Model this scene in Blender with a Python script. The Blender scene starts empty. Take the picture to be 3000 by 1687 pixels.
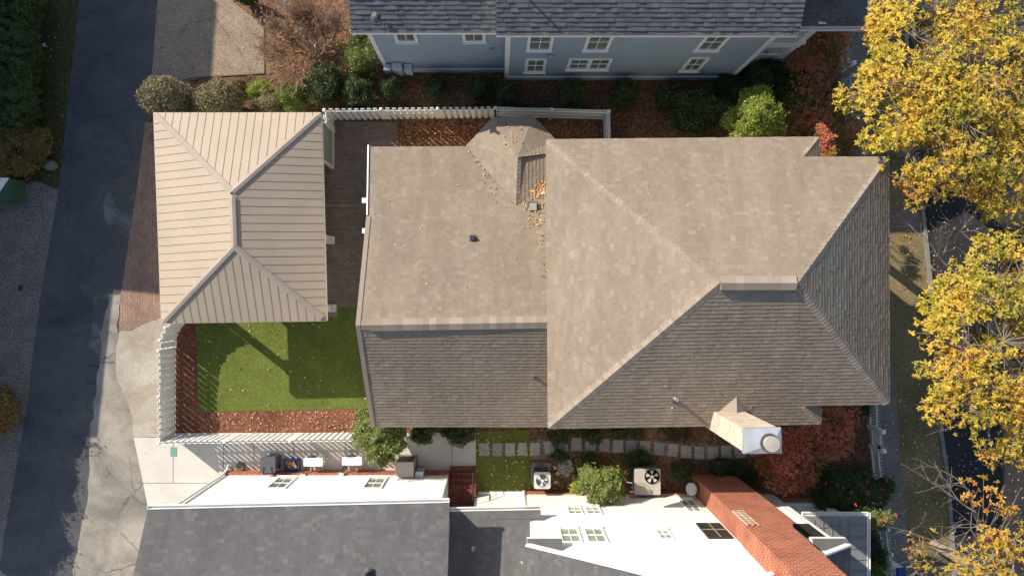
import bpy, math, random
from mathutils import Vector, Matrix, noise
R = random.Random(11)
C = bpy.context.scene.collection
# ------------------------------------------------------------ camera, sky, sun
CAMH = 31.0; FPX = 2170.0; CX = 1462.0; CY = 858.0; PPM = FPX / CAMH      # survey grid: 70 grid units = 1 m on the ground
cd = bpy.data.cameras.new('camera'); cam = bpy.data.objects.new('camera', cd); C.objects.link(cam)
cam.location = (0, 0, CAMH); cd.sensor_width = 36; cd.lens = 36 * FPX / 3000
cd.shift_x = 38 / 3000; cd.shift_y = 14.5 / 3000; cd.clip_end = 2000
bpy.context.scene.camera = cam
world = bpy.data.worlds.new("World"); bpy.context.scene.world = world; world.use_nodes = True
wn = world.node_tree; bg = wn.nodes['Background']
sky = wn.nodes.new('ShaderNodeTexSky'); sky.sky_type = 'NISHITA'; sky.sun_disc = False
SUNV = Vector((-1.27, 1.0, 1.0)).normalized()
sky.sun_elevation = math.asin(SUNV.z); sky.sun_rotation = math.atan2(SUNV.x, SUNV.y)
wn.links.new(sky.outputs[0], bg.inputs[0]); bg.inputs[1].default_value = 0.13
sl = bpy.data.lights.new('sun', 'SUN'); sl.energy = 5.0; sl.angle = math.radians(0.5); sl.color = (1.0, 0.91, 0.79)
so = bpy.data.objects.new('sun', sl); C.objects.link(so)
so.rotation_euler = (-SUNV).to_track_quat('-Z', 'Y').to_euler(); so.location = (-30, 30, 40)
vs = bpy.context.scene.view_settings; vs.view_transform = 'Standard'; vs.look = 'None'; vs.exposure = 0.5; vs.gamma = 1

# ------------------------------------------------------------ coordinates
def W(px, py, h=0.0):            # survey reading taken at height h -> world point
    k = (CAMH - h) / FPX; return Vector(((px - CX) * k, -(py - CY) * k, h))
def G(px, py, h=0.0):            # survey grid position on the ground plan, lifted to h
    return Vector(((px - CX) / PPM, -(py - CY) / PPM, h))
def gx(px): return (px - CX) / PPM
def gy(py): return -(py - CY) / PPM

# ------------------------------------------------------------ materials
def nt(name, rough=0.8, spec=0.3):
    m = bpy.data.materials.new(name); m.use_nodes = True; t = m.node_tree
    b = t.nodes['Principled BSDF']; b.inputs['Roughness'].default_value = rough
    b.inputs['Specular IOR Level'].default_value = spec
    return m, t, b
def N(t, typ, **kw):
    n = t.nodes.new(typ)
    for k, v in kw.items(): setattr(n, k, v)
    return n
def ramp(t, stops, fac):
    r = N(t, 'ShaderNodeValToRGB'); e = r.color_ramp.elements
    while len(e) < len(stops): e.new(0.5)
    for i, (p, c) in enumerate(stops):
        e[i].position = p; e[i].color = (*c, 1)
    t.links.new(fac, r.inputs[0]); return r.outputs[0]
def pos(t):
    return N(t, 'ShaderNodeNewGeometry').outputs['Position']
def noi(t, scale, detail=4, rough=0.6, dist=0.0, vec=None):
    n = N(t, 'ShaderNodeTexNoise'); n.inputs['Scale'].default_value = scale; n.inputs['Detail'].default_value = detail
    n.inputs['Roughness'].default_value = rough; n.inputs['Distortion'].default_value = dist
    t.links.new(vec or pos(t), n.inputs['Vector']); return n.outputs[0]
def mix(t, fac, a, b, mode='MIX'):
    m = N(t, 'ShaderNodeMix', data_type='RGBA', blend_type=mode)
    for s, v in ((m.inputs[0], fac), (m.inputs[6], a), (m.inputs[7], b)):
        if isinstance(v, (int, float)): s.default_value = v
        elif isinstance(v, tuple): s.default_value = (*v, 1)
        else: t.links.new(v, s)
    return m.outputs[2]
def bump(t, b, h, strength, dist=0.02):
    n = N(t, 'ShaderNodeBump'); n.inputs['Strength'].default_value = strength; n.inputs['Distance'].default_value = dist
    t.links.new(h, n.inputs['Height']); t.links.new(n.outputs[0], b.inputs['Normal'])
def setc(t, b, c): t.links.new(c, b.inputs['Base Color'])
def tone(t):
    a = N(t, 'ShaderNodeAttribute'); a.attribute_name = 'tone'; return a.outputs['Fac']

def m_plain(name, col, rough=0.6, var=0.12, scale=3.0, spec=0.3, metal=0.0, fine=0.0):
    m, t, b = nt(name, rough, spec); b.inputs['Metallic'].default_value = metal
    d = tuple(c * (1 - var) for c in col); l = tuple(min(1, c * (1 + var)) for c in col)
    c = ramp(t, [(0.3, d), (0.7, l)], noi(t, scale, 5))
    if fine: 
        c2 = mix(t, fine, c, ramp(t, [(0.3, (0.2, 0.2, 0.2)), (0.7, (1, 1, 1))], noi(t, 40, 3)), 'MULTIPLY'); c = c2
    setc(t, b, c); return m
def m_tone(name, stops, rough=0.75, spec=0.2, blotch=0.25, bscale=0.6, transl=0.0, grain=0.0):
    m, t, b = nt(name, rough, spec)
    c = ramp(t, stops, tone(t))
    if blotch:
        c = mix(t, 1.0, c, ramp(t, [(0.3, (1 - blotch,) * 3), (0.7, (1.0,) * 3)], noi(t, bscale, 4)), 'MULTIPLY')
    if grain:
        c = mix(t, grain, c, ramp(t, [(0.35, (0.55,) * 3), (0.65, (1.35,) * 3)], noi(t, 26, 3, 0.8)), 'MULTIPLY')
        mp = N(t, 'ShaderNodeMapping'); mp.inputs['Scale'].default_value = (1.6, 0.3, 0.3); t.links.new(pos(t), mp.inputs[0])
        c = mix(t, 0.6, c, ramp(t, [(0.42, (0.86,) * 3), (0.6, (1.06,) * 3)], noi(t, 1.0, 6, 0.65, 0.8, mp.outputs[0])), 'MULTIPLY')
    setc(t, b, c)
    if transl:
        tr = N(t, 'ShaderNodeBsdfTranslucent'); t.links.new(c, tr.inputs[0])
        mx = N(t, 'ShaderNodeMixShader'); mx.inputs[0].default_value = transl
        t.links.new(b.outputs[0], mx.inputs[1]); t.links.new(tr.outputs[0], mx.inputs[2])
        t.links.new(mx.outputs[0], t.nodes['Material Output'].inputs[0])
    return m
def m_cracked(name, a, c2, patch_scale, lo, hi, crack=(0.02, 0.02, 0.022), crackw=0.012, cscale=0.35, speck=0.25, specks=30, rough=0.9, crack_on=1.0, third=None):
    m, t, b = nt(name, rough, 0.2)
    c = ramp(t, [(lo, a), (hi, c2)], noi(t, patch_scale, 6, 0.65, 0.6))
    if third: c = mix(t, ramp(t, [(third[1], (0,) * 3), (third[2], (1,) * 3)], noi(t, third[3], 5, 0.6, 1.0)), c, third[0])
    sp = noi(t, specks, 3, 0.7); c = mix(t, speck, c, ramp(t, [(0.35, (0.25,) * 3), (0.62, (1.3,) * 3)], sp), 'MULTIPLY')
    v = N(t, 'ShaderNodeTexVoronoi', feature='DISTANCE_TO_EDGE'); v.inputs['Scale'].default_value = cscale
    ad = N(t, 'ShaderNodeVectorMath', operation='ADD'); sc = N(t, 'ShaderNodeVectorMath', operation='SCALE'); sc.inputs[3].default_value = 0.5
    nn = N(t, 'ShaderNodeTexNoise'); nn.inputs['Scale'].default_value = 1.6; nn.inputs['Detail'].default_value = 5
    t.links.new(pos(t), nn.inputs['Vector']); t.links.new(nn.outputs['Color'], sc.inputs[0])
    t.links.new(pos(t), ad.inputs[0]); t.links.new(sc.outputs[0], ad.inputs[1]); t.links.new(ad.outputs[0], v.inputs['Vector'])
    cm = ramp(t, [(crackw * 0.4, (1,) * 3), (crackw, (0,) * 3)], v.outputs['Distance'])
    if crack_on:
        gate = ramp(t, [(0.5, (0,) * 3), (0.56, (crack_on,) * 3)], noi(t, 0.35, 2))
        cm = mix(t, 1.0, cm, gate, 'MULTIPLY'); c = mix(t, cm, c, crack)
    setc(t, b, c); bump(t, b, sp, 0.4, 0.01); return m
def m_brick(name, c1, c2, mortar, bw, bh, ms=0.012, axes='XY', rough=0.85, offset=0.5, bias=0.0, rot=0.0, blotch=0.3):
    m, t, b = nt(name, rough, 0.2)
    mp = N(t, 'ShaderNodeMapping'); sx = N(t, 'ShaderNodeSeparateXYZ'); cb = N(t, 'ShaderNodeCombineXYZ')
    t.links.new(pos(t), sx.inputs[0])
    t.links.new(sx.outputs['X' if axes[0] == 'X' else 'Y'], cb.inputs[0])
    if axes == 'AZ':      # any vertical wall
        s = N(t, 'ShaderNodeMath', operation='ADD'); t.links.new(sx.outputs[0], s.inputs[0]); t.links.new(sx.outputs[1], s.inputs[1]); t.links.new(s.outputs[0], cb.inputs[0])
    t.links.new(sx.outputs['Z' if axes[1] == 'Z' else 'Y'], cb.inputs[1])
    mp.inputs['Rotation'].default_value = (0, 0, rot); t.links.new(cb.outputs[0], mp.inputs[0])
    k = N(t, 'ShaderNodeTexBrick'); k.inputs['Scale'].default_value = 1; k.inputs['Brick Width'].default_value = bw
    k.inputs['Row Height'].default_value = bh; k.inputs['Mortar Size'].default_value = ms; k.offset = offset
    k.inputs['Color1'].default_value = (*c1, 1); k.inputs['Color2'].default_value = (*c2, 1); k.inputs['Mortar'].default_value = (*mortar, 1)
    k.inputs['Bias'].default_value = bias; t.links.new(mp.outputs[0], k.inputs['Vector'])
    c = mix(t, 1.0, k.outputs[0], ramp(t, [(0.3, (1 - blotch,) * 3), (0.7, (1.05,) * 3)], noi(t, 1.3, 5)), 'MULTIPLY')
    c = mix(t, 0.35, c, ramp(t, [(0.3, (0.4,) * 3), (0.7, (1.2,) * 3)], noi(t, 25, 3)), 'MULTIPLY')
    setc(t, b, c); bump(t, b, k.outputs['Fac'], -0.4, 0.01); return m
def m_ground(name, stops, scale, detail=8, rough=0.95, bs=0.6, bd=0.03, big=0.35, bigs=0.5):
    m, t, b = nt(name, rough, 0.1)
    f = noi(t, scale, detail, 0.75, 0.4); c = ramp(t, stops, f)
    c = mix(t, 1.0, c, ramp(t, [(0.3, (1 - big,) * 3), (0.7, (1.1,) * 3)], noi(t, bigs, 4)), 'MULTIPLY')
    setc(t, b, c); bump(t, b, f, bs, bd); return m

M = {}
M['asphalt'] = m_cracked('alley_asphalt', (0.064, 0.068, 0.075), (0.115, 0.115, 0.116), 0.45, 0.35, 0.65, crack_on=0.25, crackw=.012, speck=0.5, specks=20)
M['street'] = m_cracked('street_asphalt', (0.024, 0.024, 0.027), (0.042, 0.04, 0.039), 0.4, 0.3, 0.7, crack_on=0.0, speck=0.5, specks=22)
M['oldpave_sunlit'] = m_cracked('sunlit_worn_pavement', (0.19, 0.175, 0.15), (0.36, 0.32, 0.26), 0.4, 0.38, 0.6, crack=(0.1, 0.09, 0.075), crackw=0.014, cscale=0.5, speck=0.3, crack_on=0.8)  # worn cracked concrete, with the sunlit beige put into its base colour
M['margin'] = m_cracked('patched_margin', (0.085, 0.088, 0.09), (0.19, 0.19, 0.185), 0.42, 0.5, 0.62, crackw=0.02, cscale=0.8, speck=0.35, crack_on=0.7, rough=0.9)
M['sandy'] = m_cracked('rough_concrete', (0.33, 0.28, 0.22), (0.46, 0.41, 0.34), 0.8, 0.35, 0.65, cscale=0.3, speck=0.35, crack_on=0.3)
M['aggregate'] = m_cracked('aggregate_pad', (0.25, 0.19, 0.14), (0.36, 0.28, 0.2), 1.2, 0.3, 0.7, cscale=0.25, speck=0.55, specks=18, crack_on=0.4, third=((0.2, 0.21, 0.19), 0.62, 0.72, 1.3))
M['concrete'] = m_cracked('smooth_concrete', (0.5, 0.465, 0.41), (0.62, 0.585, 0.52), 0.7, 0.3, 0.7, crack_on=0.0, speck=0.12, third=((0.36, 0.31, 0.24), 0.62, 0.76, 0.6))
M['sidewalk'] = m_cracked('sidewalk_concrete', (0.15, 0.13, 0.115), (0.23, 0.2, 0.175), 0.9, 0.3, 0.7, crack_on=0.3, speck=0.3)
M['curb'] = m_plain('curb_concrete', (0.25, 0.23, 0.2), 0.9, 0.25, 2, fine=0.4)
M['gravel'] = m_cracked('gravel', (0.15, 0.13, 0.115), (0.25, 0.215, 0.19), 1.5, 0.3, 0.7, crack_on=0, speck=0.8, specks=14)
M['paver'] = m_brick('clay_pavers', (0.38, 0.25, 0.185), (0.3, 0.19, 0.145), (0.16, 0.11, 0.09), 0.21, 0.105, 0.007, offset=0.5, rot=1.57)
M['paver2'] = m_brick('patio_pavers', (0.33, 0.25, 0.205), (0.26, 0.195, 0.162), (0.14, 0.105, 0.09), 0.21, 0.105, 0.009, offset=0.5)
M['turf'] = m_ground('artificial_turf', [(0.3, (0.055, 0.08, 0.016)), (0.55, (0.13, 0.158, 0.034)), (0.75, (0.21, 0.23, 0.065))], 14, bs=0.5, big=0.18, bigs=0.8)
M['verge'] = m_ground('verge_grass', [(0.3, (0.03, 0.034, 0.014)), (0.52, (0.08, 0.078, 0.03)), (0.75, (0.16, 0.12, 0.06))], 8, big=0.4)
M['strip'] = m_ground('dry_lawn', [(0.28, (0.08, 0.07, 0.03)), (0.5, (0.22, 0.175, 0.085)), (0.75, (0.34, 0.24, 0.13))], 9, big=0.4)
M['mulch'] = m_ground('bark_mulch', [(0.3, (0.05, 0.018, 0.013)), (0.48, (0.2, 0.085, 0.055)), (0.62, (0.30, 0.13, 0.08)), (0.75, (0.42, 0.24, 0.15))], 9, bs=0.9, bd=0.05)
M['litter'] = m_ground('leaf_litter', [(0.28, (0.055, 0.036, 0.024)), (0.46, (0.17, 0.095, 0.055)), (0.58, (0.31, 0.175, 0.105)), (0.74, (0.48, 0.33, 0.22))], 7, bs=1.0, bd=0.06, big=0.45)
M['stone'] = m_tone('stepping_stone', [(0, (0.27, 0.28, 0.29)), (0.5, (0.38, 0.36, 0.31)), (1, (0.46, 0.4, 0.32))], 0.9, 0.2, 0.25, 6)
M['tan'] = m_tone('tan_shingles', [(0, (0.262, 0.211, 0.158)), (0.6, (0.277, 0.226, 0.17)), (0.88, (0.29, 0.238, 0.181)), (1, (0.316, 0.263, 0.203))], 0.95, 0.1, 0.14, 0.45, grain=.3)
M['tan2'] = m_tone('tan_ridge_caps', [(0, (0.26, 0.21, 0.162)), (1, (0.34, 0.283, 0.225))], 0.95, 0.1, 0.1, 1)
M['bluegrey'] = m_tone('blue_grey_shingles', [(0, (0.118, 0.12, 0.128)), (0.5, (0.138, 0.139, 0.143)), (1, (0.165, 0.164, 0.165))], 0.95, 0.1, 0.2, 0.4, grain=.3)
M['grey'] = m_tone('grey_shingles', [(0, (0.11, 0.108, 0.109)), (0.6, (0.12, 0.117, 0.118)), (0.88, (0.132, 0.128, 0.128)), (1, (0.15, 0.145, 0.142))], 0.95, 0.1, 0.15, 0.4, grain=.3)
M['metalroof'] = m_plain('tan_metal_roof', (0.4, 0.322, 0.238), 0.5, 0.06, 0.8, 0.3)
M['metalcap'] = m_plain('metal_ridge_cap', (0.36, 0.295, 0.235), 0.45, 0.08, 2, 0.3)
M['greymetal'] = m_plain('grey_metal_roof', (0.22, 0.21, 0.2), 0.5, 0.08, 1, 0.3)
M['white'] = m_plain('white_paint', (0.78, 0.77, 0.73), 0.55, 0.04, 1.5)
M['whitewall'] = m_plain('white_wall', (0.85, 0.84, 0.8), 0.7, 0.02, 0.8)
M['fence'] = m_plain('white_vinyl', (0.76, 0.77, 0.74), 0.45, 0.05, 2)
M['siding'] = m_plain('blue_grey_siding', (0.29, 0.36, 0.425), 0.7, 0.05, 0.7)
M['cream'] = m_plain('cream_siding', (0.55, 0.5, 0.4), 0.7, 0.05, 0.7)
M['sage'] = m_plain('sage_panel', (0.3, 0.34, 0.27), 0.6, 0.04, 1)
M['brick'] = m_brick('red_brick', (0.44, 0.115, 0.07), (0.29, 0.08, 0.055), (0.55, 0.32, 0.2), 0.26, 0.11, 0.013, 'AZ')
M['steps'] = m_brick('step_brick', (0.34, 0.09, 0.055), (0.23, 0.06, 0.045), (0.16, 0.1, 0.08), 0.1, 0.21, 0.01, 'XY')
M['buffbrick'] = m_brick('buff_brick', (0.74, 0.62, 0.48), (0.58, 0.44, 0.33), (0.66, 0.57, 0.47), 0.215, 0.075, 0.008, 'AZ')
M['glass'] = m_plain('window_glass', (0.16, 0.19, 0.155), 0.1, 0.35, 0.9, 0.7)
M['glass2'] = m_plain('pale_window_glass', (0.3, 0.34, 0.29), 0.1, 0.3, 0.9, 0.7)
M['dark'] = m_plain('dark_opening', (0.03, 0.028, 0.026), 0.6, 0.2, 2)
M['black'] = m_plain('black_metal', (0.025, 0.025, 0.03), 0.5, 0.1, 3)
M['bin'] = m_plain('grey_plastic', (0.075, 0.08, 0.085), 0.5, 0.08, 3)
M['blue'] = m_plain('blue_plastic', (0.02, 0.05, 0.2), 0.4, 0.1, 3)
M['galv'] = m_plain('galvanised_metal', (0.45, 0.48, 0.5), 0.4, 0.15, 3, 0.5, 0.4)
M['acgrey'] = m_plain('beige_steel', (0.4, 0.36, 0.3), 0.5, 0.05, 3)
M['aclight'] = m_plain('pale_steel', (0.5, 0.52, 0.5), 0.45, 0.05, 3)
M['hose'] = m_plain('hose_rubber', (0.2, 0.19, 0.15), 0.6, 0.2, 9)
M['dgreen'] = m_plain('dark_green_paint', (0.04, 0.09, 0.05), 0.6, 0.1, 3)
M['teal'] = m_plain('green_valve_cover', (0.16, 0.3, 0.25), 0.6, 0.08, 4)
M['limb'] = m_plain('oak_limb', (0.2, 0.17, 0.14), 0.9, 0.3, 3)
M['bark'] = m_plain('bark', (0.36, 0.3, 0.22), 0.9, 0.3, 5, fine=0.5)
M['twig'] = m_plain('twig_bark', (0.4, 0.26, 0.18), 0.9, 0.3, 3)
M['twig2'] = m_plain('pale_bark', (0.42, 0.36, 0.29), 0.9, 0.3, 3)
M['oak'] = m_tone('autumn_oak_leaves', [(0, (0.2, 0.22, 0.03)), (0.25, (0.42, 0.38, 0.045)), (0.55, (0.68, 0.49, 0.055)), (0.8, (0.74, 0.43, 0.065)), (0.92, (0.66, 0.27, 0.06)), (1, (0.36, 0.16, 0.07))], 0.6, 0.3, 0.2, 0.5, 0.3)
M['oakred'] = m_tone('orange_oak_leaves', [(0, (0.36, 0.32, 0.05)), (0.4, (0.6, 0.38, 0.05)), (0.75, (0.6, 0.2, 0.04)), (1, (0.5, 0.08, 0.04))], 0.6, 0.3, 0.1, 0.5, 0.3)
M['maple'] = m_tone('maple_leaves', [(0, (0.13, 0.13, 0.035)), (0.25, (0.42, 0.15, 0.06)), (0.6, (0.62, 0.16, 0.085)), (1, (0.74, 0.27, 0.16))], 0.7, 0.2, 0.35, 0.8, 0.25)
M['maple2'] = m_tone('russet_leaves', [(0, (0.1, 0.1, 0.03)), (0.45, (0.3, 0.19, 0.06)), (0.8, (0.55, 0.2, 0.09)), (1, (0.6, 0.2, 0.13))], 0.7, 0.2, 0.35, 0.8, 0.25)
M['green'] = m_tone('green_leaves', [(0, (0.025, 0.045, 0.015)), (0.5, (0.06, 0.095, 0.03)), (0.85, (0.13, 0.16, 0.05)), (1, (0.3, 0.22, 0.1))], 0.6, 0.3, 0.3, 1.5, 0.15)
M['olive'] = m_tone('olive_leaves', [(0, (0.1, 0.095, 0.045)), (0.5, (0.26, 0.225, 0.12)), (1, (0.42, 0.34, 0.21))], 0.7, 0.2, 0.2, 2, 0.1)
M['lime'] = m_tone('lime_leaves', [(0, (0.12, 0.16, 0.02)), (0.5, (0.28, 0.34, 0.045)), (1, (0.46, 0.46, 0.09))], 0.6, 0.3, 0.2, 1.5, 0.25)
M['mixgreen'] = m_tone('yellow_green_leaves', [(0, (0.09, 0.13, 0.03)), (0.5, (0.24, 0.27, 0.06)), (0.85, (0.4, 0.38, 0.12)), (1, (0.5, 0.26, 0.12))], 0.6, 0.3, 0.25, 2, 0.2)
M['hedge2'] = m_tone('long_hedge_leaves', [(0, (0.04, 0.07, 0.018)), (0.6, (0.095, 0.14, 0.035)), (0.9, (0.17, 0.18, 0.06)), (1, (0.24, 0.15, 0.07))], 0.6, 0.3, 0.45, 0.7, 0.15)
M['hedge'] = m_tone('hedge_leaves', [(0, (0.02, 0.045, 0.012)), (0.7, (0.06, 0.11, 0.025)), (1, (0.14, 0.12, 0.05))], 0.6, 0.3, 0.3, 0.8, 0.15)
M['flower'] = m_plain('pink_petals', (0.6, 0.06, 0.13), 0.6, 0.15, 8)
M['fallen'] = m_tone('fallen_leaves', [(0, (0.2, 0.08, 0.035)), (0.5, (0.5, 0.24, 0.09)), (0.85, (0.68, 0.42, 0.2)), (1, (0.75, 0.62, 0.4))], 0.7, 0.2, 0.0)
M['fallen2'] = m_tone('russet_fallen_leaves', [(0, (0.08, 0.045, 0.025)), (0.4, (0.2, 0.1, 0.05)), (0.8, (0.38, 0.18, 0.09)), (1, (0.5, 0.35, 0.2))], 0.7, 0.2, 0.2, 1)
M['fallen3'] = m_tone('orange_brown_leaf_drift', [(0, (0.1, 0.045, 0.022)), (0.4, (0.28, 0.115, 0.05)), (0.8, (0.5, 0.2, 0.085)), (1, (0.6, 0.34, 0.17))], 0.7, 0.2, 0.3, 1)
M['joint'] = m_plain('joint_filler', (0.13, 0.11, 0.09), 0.9, 0.2, 4)

# ------------------------------------------------------------ mesh builder
class MB:
    def __init__(s): s.v = []; s.f = []; s.t = []; s.mi = []
    def face(s, pts, tone=0.5, mi=0):
        i = len(s.v); s.v += [tuple(p) for p in pts]; s.f.append(tuple(range(i, i + len(pts)))); s.t.append(tone); s.mi.append(mi)
    def hexa(s, a, tone=0.5, mi=0):          # 8 points: bottom 4 ccw, top 4 ccw
        i = len(s.v); s.v += [tuple(p) for p in a]
        for q in ((3, 2, 1, 0), (4, 5, 6, 7), (0, 1, 5, 4), (1, 2, 6, 5), (2, 3, 7, 6), (3, 0, 4, 7)):
            s.f.append(tuple(i + k for k in q)); s.t.append(tone); s.mi.append(mi)
    def box(s, x0, x1, y0, y1, z0, z1, tone=0.5, mi=0):
        if x0 > x1: x0, x1 = x1, x0
        if y0 > y1: y0, y1 = y1, y0
        s.hexa([(x0, y0, z0), (x1, y0, z0), (x1, y1, z0), (x0, y1, z0), (x0, y0, z1), (x1, y0, z1), (x1, y1, z1), (x0, y1, z1)], tone, mi)
    def beam(s, a, b, w, h, tone=0.5, mi=0):  # bar from a to b, w horizontal, h other
        a = Vector(a); b = Vector(b); d = (b - a).normalized()
        u = d.cross(Vector((0, 0, 1)))
        if u.length < 1e-4: u = Vector((1, 0, 0))
        u.normalize(); n = u.cross(d).normalized(); u *= w / 2; n *= h / 2
        s.hexa([a - u - n, a + u - n, b + u - n, b - u - n, a - u + n, a + u + n, b + u + n, b - u + n], tone, mi)
    def prism(s, poly, z0, z1, tone=0.5, mi=0, bottom=True):   # poly ccw in xy
        ar = sum(poly[i][0] * poly[(i + 1) % len(poly)][1] - poly[(i + 1) % len(poly)][0] * poly[i][1] for i in range(len(poly)))
        if ar < 0: poly = list(reversed(poly))
        n = len(poly); i = len(s.v)
        s.v += [(p[0], p[1], z0) for p in poly] + [(p[0], p[1], z1) for p in poly]
        s.f.append(tuple(i + n + k for k in range(n))); s.t.append(tone); s.mi.append(mi)
        if bottom: s.f.append(tuple(i + n - 1 - k for k in range(n))); s.t.append(tone); s.mi.append(mi)
        for k in range(n):
            s.f.append((i + k, i + (k + 1) % n, i + n + (k + 1) % n, i + n + k)); s.t.append(tone); s.mi.append(mi)
    def slab(s, pts, up, down, tone=0.5, mi=0):   # arbitrary planar face thickened vertically
        n = len(pts); i = len(s.v); pts = [Vector(p) for p in pts]
        nn = (pts[1] - pts[0]).cross(pts[2] - pts[0])
        if nn.z < 0: pts.reverse()
        s.v += [(p.x, p.y, p.z - down) for p in pts] + [(p.x, p.y, p.z + up) for p in pts]
        s.f.append(tuple(i + n + k for k in range(n))); s.f.append(tuple(i + n - 1 - k for k in range(n)))
        s.t += [tone] * 2; s.mi += [mi] * 2
        for k in range(n):
            s.f.append((i + k, i + (k + 1) % n, i + n + (k + 1) % n, i + n + k)); s.t.append(tone); s.mi.append(mi)
    def tube(s, path, rad, sides=5, cap=True, tone=0.5, mi=0):
        path = [Vector(p) for p in path]; i0 = len(s.v); n = len(path)
        ref = Vector((0.3, 0.2, 1)) if abs((path[-1] - path[0]).normalized().z) < 0.8 else Vector((1, 0.1, 0))
        for k, p in enumerate(path):
            d = (path[min(k + 1, n - 1)] - path[max(k - 1, 0)]).normalized()
            u = d.cross(ref).normalized(); w = d.cross(u).normalized()
            r = rad[k] if isinstance(rad, (list, tuple)) else rad
            for j in range(sides):
                a = 2 * math.pi * j / sides; s.v.append(tuple(p + u * math.cos(a) * r + w * math.sin(a) * r))
        for k in range(n - 1):
            for j in range(sides):
                a = i0 + k * sides + j; b2 = i0 + k * sides + (j + 1) % sides
                s.f.append((a, a + sides, b2 + sides, b2)); s.t.append(tone); s.mi.append(mi)
        if cap:
            s.f.append(tuple(i0 + j for j in range(sides))); s.f.append(tuple(i0 + (n - 1) * sides + sides - 1 - j for j in range(sides)))
            s.t += [tone] * 2; s.mi += [mi] * 2
    def lathe(s, c, prof, seg=20, tone=0.5, mi=0):   # prof: (r, z)
        i0 = len(s.v)
        for r, z in prof:
            for j in range(seg):
                a = 2 * math.pi * j / seg; s.v.append((c[0] + r * math.cos(a), c[1] + r * math.sin(a), c[2] + z))
        for k in range(len(prof) - 1):
            for j in range(seg):
                a = i0 + k * seg + j; b2 = i0 + k * seg + (j + 1) % seg
                s.f.append((a, b2, b2 + seg, a + seg)); s.t.append(tone); s.mi.append(mi)
        if prof[-1][0] > 1e-4:
            s.f.append(tuple(i0 + (len(prof) - 1) * seg + j for j in range(seg))); s.t.append(tone); s.mi.append(mi)
    def build(s, name, mats, parent=None, smooth=False, loc=None):
        me = bpy.data.meshes.new(name)
        off = Vector((0, 0, 0)); p = parent
        while p: off += p.location; p = p.parent
        if loc is not None: off = Vector(loc)
        me.from_pydata([(v[0] - off.x, v[1] - off.y, v[2] - off.z) for v in s.v], [], s.f)
        if not isinstance(mats, (list, tuple)): mats = [mats]
        for m in mats: me.materials.append(M[m] if isinstance(m, str) else m)
        a = me.attributes.new('tone', 'FLOAT', 'FACE'); a.data.foreach_set('value', s.t)
        me.polygons.foreach_set('material_index', s.mi)
        if smooth: me.polygons.foreach_set('use_smooth', [True] * len(s.f))
        me.update(); o = bpy.data.objects.new(name, me); C.objects.link(o)
        if parent: o.parent = parent
        elif loc is not None: o.location = off
        return o
def tag(o, label, cat, group=None):
    o['label'] = label; o['category'] = cat
    if group: o['group'] = group
    return o
def thing(name, loc, label, cat, group=None):
    o = bpy.data.objects.new(name, None); C.objects.link(o); o.location = loc; o.empty_display_size = 0.3
    return tag(o, label, cat, group)
def struct(name, mb, m): o = mb.build(name, m); o['kind'] = 'structure'; return o
def stuff(name, mb, m, label, cat):
    o = mb.build(name, m); o['kind'] = 'stuff'; o['label'] = label; o['category'] = cat; return o
def jag(pts, amp=4.0, step=14, seed=1):
    out = []
    for i, p in enumerate(pts):
        q = pts[(i + 1) % len(pts)]; L = math.hypot(q[0] - p[0], q[1] - p[1]); n = min(160, max(1, int(L / step)))
        for k in range(n):
            x = p[0] + (q[0] - p[0]) * k / n; y = p[1] + (q[1] - p[1]) * k / n
            out.append((x + amp * noise.noise(Vector((x * .03, y * .03, seed))) * 2 + amp * .6 * noise.noise(Vector((x * .12, y * .12, seed + 5))), y + amp * noise.noise(Vector((x * .03, y * .03, seed + 9))) * 2))
    return out
def sheet(name, pts, z, m, h0=0.0, rag=0):
    if rag: pts = jag(pts, rag)
    b = MB(); poly = [G(x, y, z) for x, y in pts]
    ar = sum(poly[i].x * poly[(i + 1) % len(poly)].y - poly[(i + 1) % len(poly)].x * poly[i].y for i in range(len(poly)))
    if ar < 0: poly.reverse()
    b.face(poly); return struct(name, b, m)

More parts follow.
